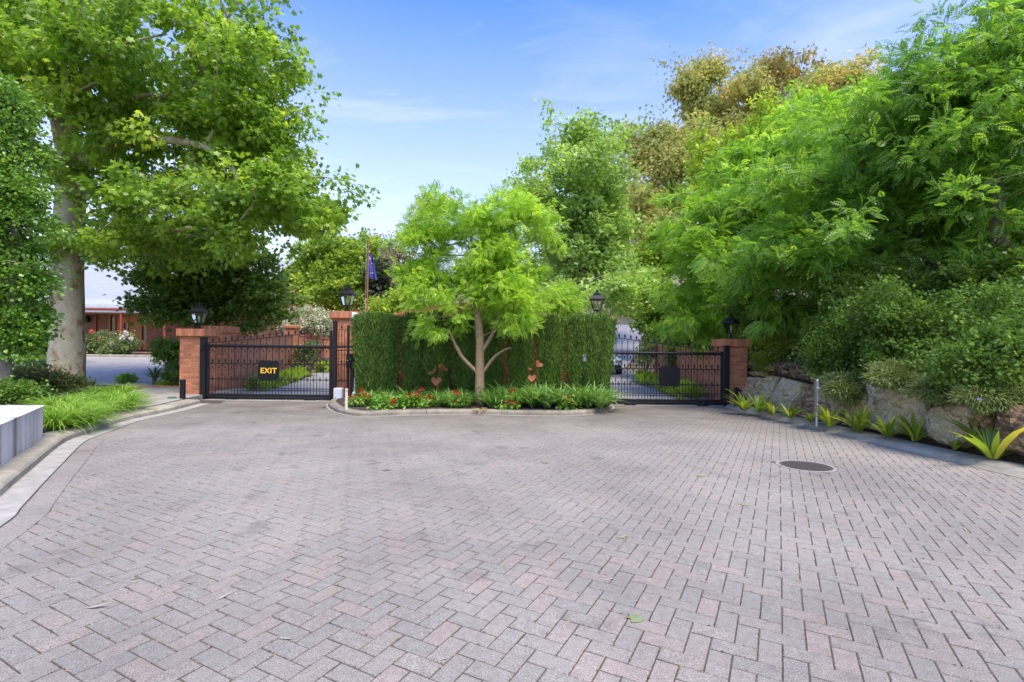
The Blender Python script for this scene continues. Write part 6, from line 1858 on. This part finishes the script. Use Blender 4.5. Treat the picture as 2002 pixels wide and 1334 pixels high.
# clivias along the boulder wall
cl = [strap_clump(24, .62, .06, np.random.default_rng(400 + i), arch=.6, segs=5, elo=.75).mesh('leaves', smooth=True) for i in range(3)]
clv = [(1455, 803, .95, 'strap leaved clivia tuft at the foot of the right pillar'), (1483, 806, .85, 'strap leaved clivia tuft second from the right pillar'), (1512, 812, .62, 'small yellowish clivia before the first tall boulder'), (1545, 818, .7, 'sparse dark clivia left of the edge on sign'),
       (1622, 834, .8, 'clivia just right of the edge on sign'), (1678, 843, .92, 'full clivia with yellow green leaves below the trailing rosemary'), (1735, 855, .85, 'clivia left of the pale streaked boulder foot'), (1790, 862, .85, 'stout clivia at the foot of the pale streaked boulder'), (1866, 879, .45, 'tiny clivia seedling before the big cream boulder'), (1942, 896, 1.3, 'large broad leaved clivia nearest the camera at the right'), (1498, 803, .6, 'little clivia squeezed against the first boulder'), (1585, 826, .45, 'clivia seedling at the foot of the sign')]
for k, (px, py, sc, lab) in enumerate(clv):
    q = G(px, py, .12)
    plant('clivia', lab, 'plant', q, cl[k % 3], LM['clivia'], rv.uniform(0, 6.28), sc * 1.2, 'clivias along the boulder wall')
# lomandra grass on the left verge
gm = [strap_clump(340, .66, .0105, np.random.default_rng(500 + i), arch=1.15, segs=4, elo=.75).mesh('blades', smooth=True) for i in range(4)]
gl = [(118, 828), (150, 826), (185, 820), (215, 812), (245, 806), (105, 845), (140, 838), (175, 832), (230, 800), (200, 800), (165, 805), (130, 812), (250, 795), (215, 786), (185, 787), (240, 784), (100, 815)]
for k, (px, py) in enumerate(gl):
    q = G(px, py - 5, .13)
    grp = [p for p in gl if (p[1] > 796) == (py > 796)]
    rank = ORD[sorted(grp, key=lambda p: G(p[0], p[1], .13).y).index((px, py))]
    lab = ('bright green lomandra grass tuft by the left kerb, %s nearest the white plinth' if py > 796 else 'lomandra grass tuft in the rear clump by the footpath, %s from the front') % rank
    plant('grass_tuft', lab, 'grass tuft', q, gm[k % 4], LM['grass'], rv.uniform(0, 6.28), rv.uniform(.95, 1.25), 'lomandra tufts along the left kerb' if py > 796 else 'lomandra tufts in the rear clump', 'blades')
# plants around the plane tree foot
def lowshrub(name, label, px, py, Y, rx, ry, d, mat, n, per, size, seed, tm=TWIG, cr=.16, cat='shrub', **kw):
    b = P(px, py + ry, Y); b.z = .15 if Y < 19 else left_z(Y) + .08
    return shrub(name, label, cat, b, [E(px, py, Y, rx, ry, d)], LM[mat], n, per, cr, tm, size, seed, **kw)
lowshrub('nandina_shrub', 'low dark reddish shrub at the foot of the plane tree', 120, 758, 14.2, 48, 26, .7, 'nandina', 130, 40, .06, 130)
lowshrub('nandina_shrub', 'low dark shrub left of the plane tree behind the plinth', 62, 745, 13.8, 42, 28, .7, 'nandina', 120, 40, .06, 131)
lowshrub('groundcover_shrub', 'blue green low shrub beside the plane trunk', 78, 722, 19, 32, 16, .7, 'bluegreen', 90, 36, .07, 132)
lowshrub('groundcover_shrub', 'bright low green shrub behind the plane trunk', 75, 706, 23, 35, 9, .7, 'midgreen', 60, 36, .08, 133)
lowshrub('groundcover_shrub', 'green shrub at the foot of the glossy left tree', 25, 770, 10.8, 32, 22, .5, 'box', 90, 36, .05, 134)
lowshrub('hedge_shrub', 'dense dark shrub filling the gap between the left tree and the plane trunk', 60, 640, 24, 60, 60, 1.6, 'dark', 220, 44, .12, 135, cr=.35)
lowshrub('box_ball', 'clipped rounded green bush against the left side of the EXIT gate pillar', 330, 686, 18.4, 27, 24, .5, 'box', 130, 44, .05, 136, cr=.12)
lowshrub('box_ball', 'dark bush below the clipped one beside the EXIT gate pillar', 346, 733, 18.2, 22, 24, .4, 'dark', 100, 40, .05, 137, cr=.12)
lowshrub('groundcover_shrub', 'small round light green shrub at the edge of the house drive', 247, 743, 18.6, 15, 10, .3, 'geran', 50, 36, .05, 138, cr=.1)
lowshrub('groundcover_shrub', 'small yellowish green plant beside the yucca', 325, 752, 18.0, 14, 8, .25, 'lime', 30, 30, .05, 139, cr=.1)
yq = Vector((P(302, 752, 18.3).x, 18.3, .15))
yu = strap_clump(70, .85, .05, np.random.default_rng(44), arch=.55, segs=4)
T = plant('yucca', 'spiky yucca in the bricked bed left of the EXIT gate pillar', 'yucca', yq, yu.mesh('leaves', smooth=True), LM['yucca'], 0, .85, None)
MB().lathe([(.09, 0), (.08, .3), (.05, .45)], n=8).build('stem', M['bark'], T, world=False)
for ch in T.children:
    if ch.name.startswith('leaves'): ch.location.z = .3
ls = strap_clump(8, .95, .05, np.random.default_rng(45), arch=.7, segs=5)
plant('crinum', 'tall pale strap leaved plant in front of the plane trunk', 'plant', Vector((*G(104, 786, .15)[:2], .15)), ls.mesh('leaves', smooth=True), LM['bluegreen'], .3, .95, None)
ls = strap_clump(6, .7, .035, np.random.default_rng(46), arch=.8, segs=5)
plant('crinum', 'thin arching strap leaved plant behind the white plinth', 'plant', Vector((*G(48, 788, .15)[:2], .15)), ls.mesh('leaves', smooth=True), LM['geran'], 1.3, .9, None)
# rose bushes in front of the house
rsb = [('rose bush with coral blooms beside the plane trunk', 172, 672, 30.2, 24, 20, 'petal_coral', 4), ('twiggy rose bush between the coral and white roses', 205, 672, 30.2, 18, 26, 'petal_coral', 1), ('rose bush with white blooms before the timber doors', 240, 672, 30.0, 26, 20, 'petal_white', 8), ('low rose bush with pale yellow leaves before the porch', 222, 680, 29.9, 22, 14, 'petal_white', 3)]
for k, (lab, px, py, Y, rx, ry, pm, nf) in enumerate(rsb):
    b = P(px, 700, Y); b.z = left_z(Y) + .1
    T, C, O = shrub('rose_bush', lab, 'rose', b, [E(px, py, Y, rx, ry, .6)], LM['rose'], 70, 26, .22, TWIG, .09, 140 + k, group='roses before the house', stems=9)
    rng = np.random.default_rng(150 + k); top = np.argsort(-C[:, 2])[:30]; ii = rng.choice(top, nf, replace=False)
    for i in ii:
        n = 22; d = unit(n, rng); c = C[i] + np.array([0, -.2, .12])
        me = leaf_mesh('bloom', ROUND[0], ROUND[1], c + d * .05 - np.array(T.location), d, rng.normal(size=(n, 3)), np.full(n, .10), rng.uniform(0, 1, n)); link('bloom', me, M[pm], T)
# ------------------------------------------------------------------ mid and far background plants
def midtree(name, label, px, by, Y, blobs, mat, n, per, size, seed, cr=.5, tm=TWIG, tt=None, group='trees in the middle distance', **kw):
    b = P(px, by, Y); b.z = hz(b.x, Y) - .1
    tp = P(px, tt or by - 100, Y)
    return tree(name, label, b, [b, b.lerp(tp, .5) + Vector((.1, 0, 0)), tp], [.22, .17, .06], [E(*q) for q in blobs], LM[mat], n, per, cr, tm, size, seed, group=group, r_tip=.012, bmaxr=.12, lobes=(max(6, n // 11), cr * 1.7, .65) if n > 100 else None, **kw)
midtree('maple_tree', 'bright green leafy tree behind the tall pillar lantern', 655, 650, 36, [(640, 520, 36, 55, 50, 2.4), (690, 520, 36, 40, 55, 2), (600, 520, 36, 32, 45, 1.6), (660, 570, 35, 75, 35, 2), (625, 490, 36, 34, 26, 1.2), (695, 490, 36, 26, 24, 1)], 'midgreen', 560, 46, .2, 160, tt=500)
midtree('acacia_tree', 'mid green tree closing the gap between the pale tree and the right hand trees', 1290, 640, 38, [(1285, 520, 38, 60, 70, 2.4), (1330, 480, 38, 50, 70, 2.2), (1250, 560, 38, 40, 45, 2)], 'midgreen', 380, 44, .22, 169, tt=470)
midtree('gum_tree', 'distant olive gum crown above the bright tree left of the flagpole', 650, 650, 70, [(640, 468, 70, 32, 14, 2), (680, 478, 70, 20, 12, 1.5), (665, 485, 70, 40, 12, 2)], 'gum_green', 90, 50, .5, 161, cr=1.0, tm=NARROW, tt=470, group='distant trees', droop=.9)
midtree('olive_tree', 'grey green hazy tree right of the flag', 775, 650, 48, [(765, 525, 48, 40, 48, 2.4), (750, 490, 48, 18, 20, 1), (800, 560, 48, 40, 40, 2)], 'olive', 260, 50, .22, 162, tt=490, cr=.6)
midtree('cypress_tree', 'dark conifer standing right of the flagpole', 740, 640, 34, [(742, 570, 34, 22, 46, 1), (765, 590, 34, 30, 34, 1.1), (730, 600, 34, 16, 30, .8)], 'conifer_dark', 200, 50, .2, 163, tt=530, cr=.4)
midtree('palm_tree', 'tiny palm top on the skyline right of the flagpole tip', 734, 650, 75, [(734, 482, 75, 3, 3, .2)], 'dark', 10, 40, 1.1, 164, cr=.3, tm=NARROW, tt=482, group='distant trees', droop=.3)
midtree('photinia_shrub', 'yellow tinged shrub between the flagpole and the island tree', 780, 640, 27, [(780, 590, 27, 30, 22, .9), (760, 600, 27, 20, 14, .6)], 'lime', 130, 40, .11, 165, tt=590, cr=.3)
midtree('gum_tree', 'dark gum branch tips showing left of the top of the island tree', 830, 650, 40, [(812, 430, 40, 14, 26, .8), (835, 395, 40, 22, 14, .8), (860, 400, 40, 30, 16, 1)], 'olive', 70, 40, .3, 166, tt=400, cr=.5, tm=NARROW, droop=.8)
midtree('plum_tree', 'dusky leaved small tree behind the hedge near the right lantern', 1075, 640, 22, [(1068, 585, 22, 26, 22, .9), (1110, 590, 22, 20, 18, .7)], 'poplar', 130, 40, .1, 167, tt=590, cr=.3)
midtree('pistache_tree', 'lime green branch spray low behind the hedge left of the right lantern', 1090, 640, 17.5, [(1085, 600, 17.5, 44, 16, .7), (1100, 575, 17.5, 26, 14, .5)], 'pist', 70, 22, .2, 168, tt=600, cr=.26, tm=FROND)
b = P(608, 660, 27.5); b.z = .3
shrub('westringia_shrub', 'silver grey rounded shrub behind the left drive wall', 'shrub', b, [E(600, 625, 27.5, 34, 24, 1.0), E(635, 632, 27.5, 26, 24, .9), E(575, 632, 27, 18, 22, .7)], LM['grey'], 260, 46, .2, TWIG, .075, 170, up=.5)
# wooded rise far behind everything, so gaps show green instead of bare ground
rng = np.random.default_rng(180)
far = thing('far_woodland', 'band of distant trees closing the view beyond the entrance', 'woodland', (0, 95, hz(0, 95)))
n = 900; X = rng.uniform(-130, 120, n); Y = rng.uniform(88, 112, n)
Zt = np.array([hz(float(x), float(y)) for x, y in zip(X, Y)]) * 0 + 4.5 + 5.0 * rng.uniform(0, 1, n) ** .8 + np.clip(X / 25, -1, 4)
C = np.stack([X, Y, Zt], 1); O = np.tile(np.array([0, -1, .4]), (n, 1))
fo_ = foliage('foliage', LM['midgreen'], None, C, O, 55, 3.0, TWIG, .9, rng, tint_c=.25)
fo_.name = 'far_woodland_foliage'; fo_.parent = None
bpy.data.objects.remove(far)
fo_.name = 'far_woodland'; tag(fo_, 'band of distant trees closing the view beyond the entrance', 'woodland', kind='stuff')
# ------------------------------------------------------------------ fallen leaves on the paving
lv = []
for i in range(4):
    rg = np.random.default_rng(600 + i)
    if i < 2: tv, tf = LOBED
    else: tv, tf = NARROW
    a = np.array(tv); a[:, 2] = np.abs(a[:, 2]) * .8 + .01
    mb = MB(); mb.add([tuple(p) for p in a], tf, rg.uniform()); lv.append(mb.mesh('fallen_leaf'))
M['leaf_fresh'] = leaf_mat('fallen_green_leaf', (.17, .26, .11), (.26, .36, .20), trans=.15, gain=1.0)
M['leaf_pale'] = leaf_mat('fallen_pale_leaf', (.30, .33, .26), (.38, .42, .38), trans=.15, gain=1.0)
fl_ = [(1250, 1217, 0, .11), (1212, 1052, 0, .09), (1175, 1135, 2, .12), (763, 918, 0, .12), (165, 1190, 2, .16), (388, 1135, 2, .10), (418, 1176, 2, .12), (575, 1250, 2, .10), (1365, 932, 0, .12), (1490, 940, 2, .1), (1060, 905, 0, .12), (940, 880, 2, .12), (860, 845, 1, .12), (955, 990, 2, .1), (500, 812, 0, .14), (620, 815, 1, .13), (470, 806, 0, .12),
       (1700, 1050, 2, .12), (1790, 1100, 2, .1), (1450, 985, 0, .1), (690, 1160, 2, .07), (1545, 1125, 2, .07), (1100, 1230, 2, .06), (880, 1285, 2, .06), (268, 1130, 1, .04), (1310, 885, 1, .12), (1240, 870, 2, .14), (1890, 1040, 2, .1)]
for k, (px, py, v, s) in enumerate(fl_):
    q = G(px, py, 0.003)
    o = link('fallen_leaf', lv[v + k % 2], M['leaf_fresh'] if v < 2 else M['leaf_pale'])
    if k % 2 == 0 and len(o.data.materials): pass
    o.location = (q.x, q.y, .004); o.rotation_euler = (rv.uniform(-.1, .1), rv.uniform(-.1, .1), rv.uniform(0, 6.28)); o.scale = (s, s, s)
    tag(o, 'green lobed fallen leaf lying on the pavers' if v < 2 else 'pale narrow fallen leaf lying on the pavers', 'leaf', 'green leaves fallen on the paving' if v < 2 else 'pale leaves fallen on the paving')
print('foliage triangles', TRI[0])
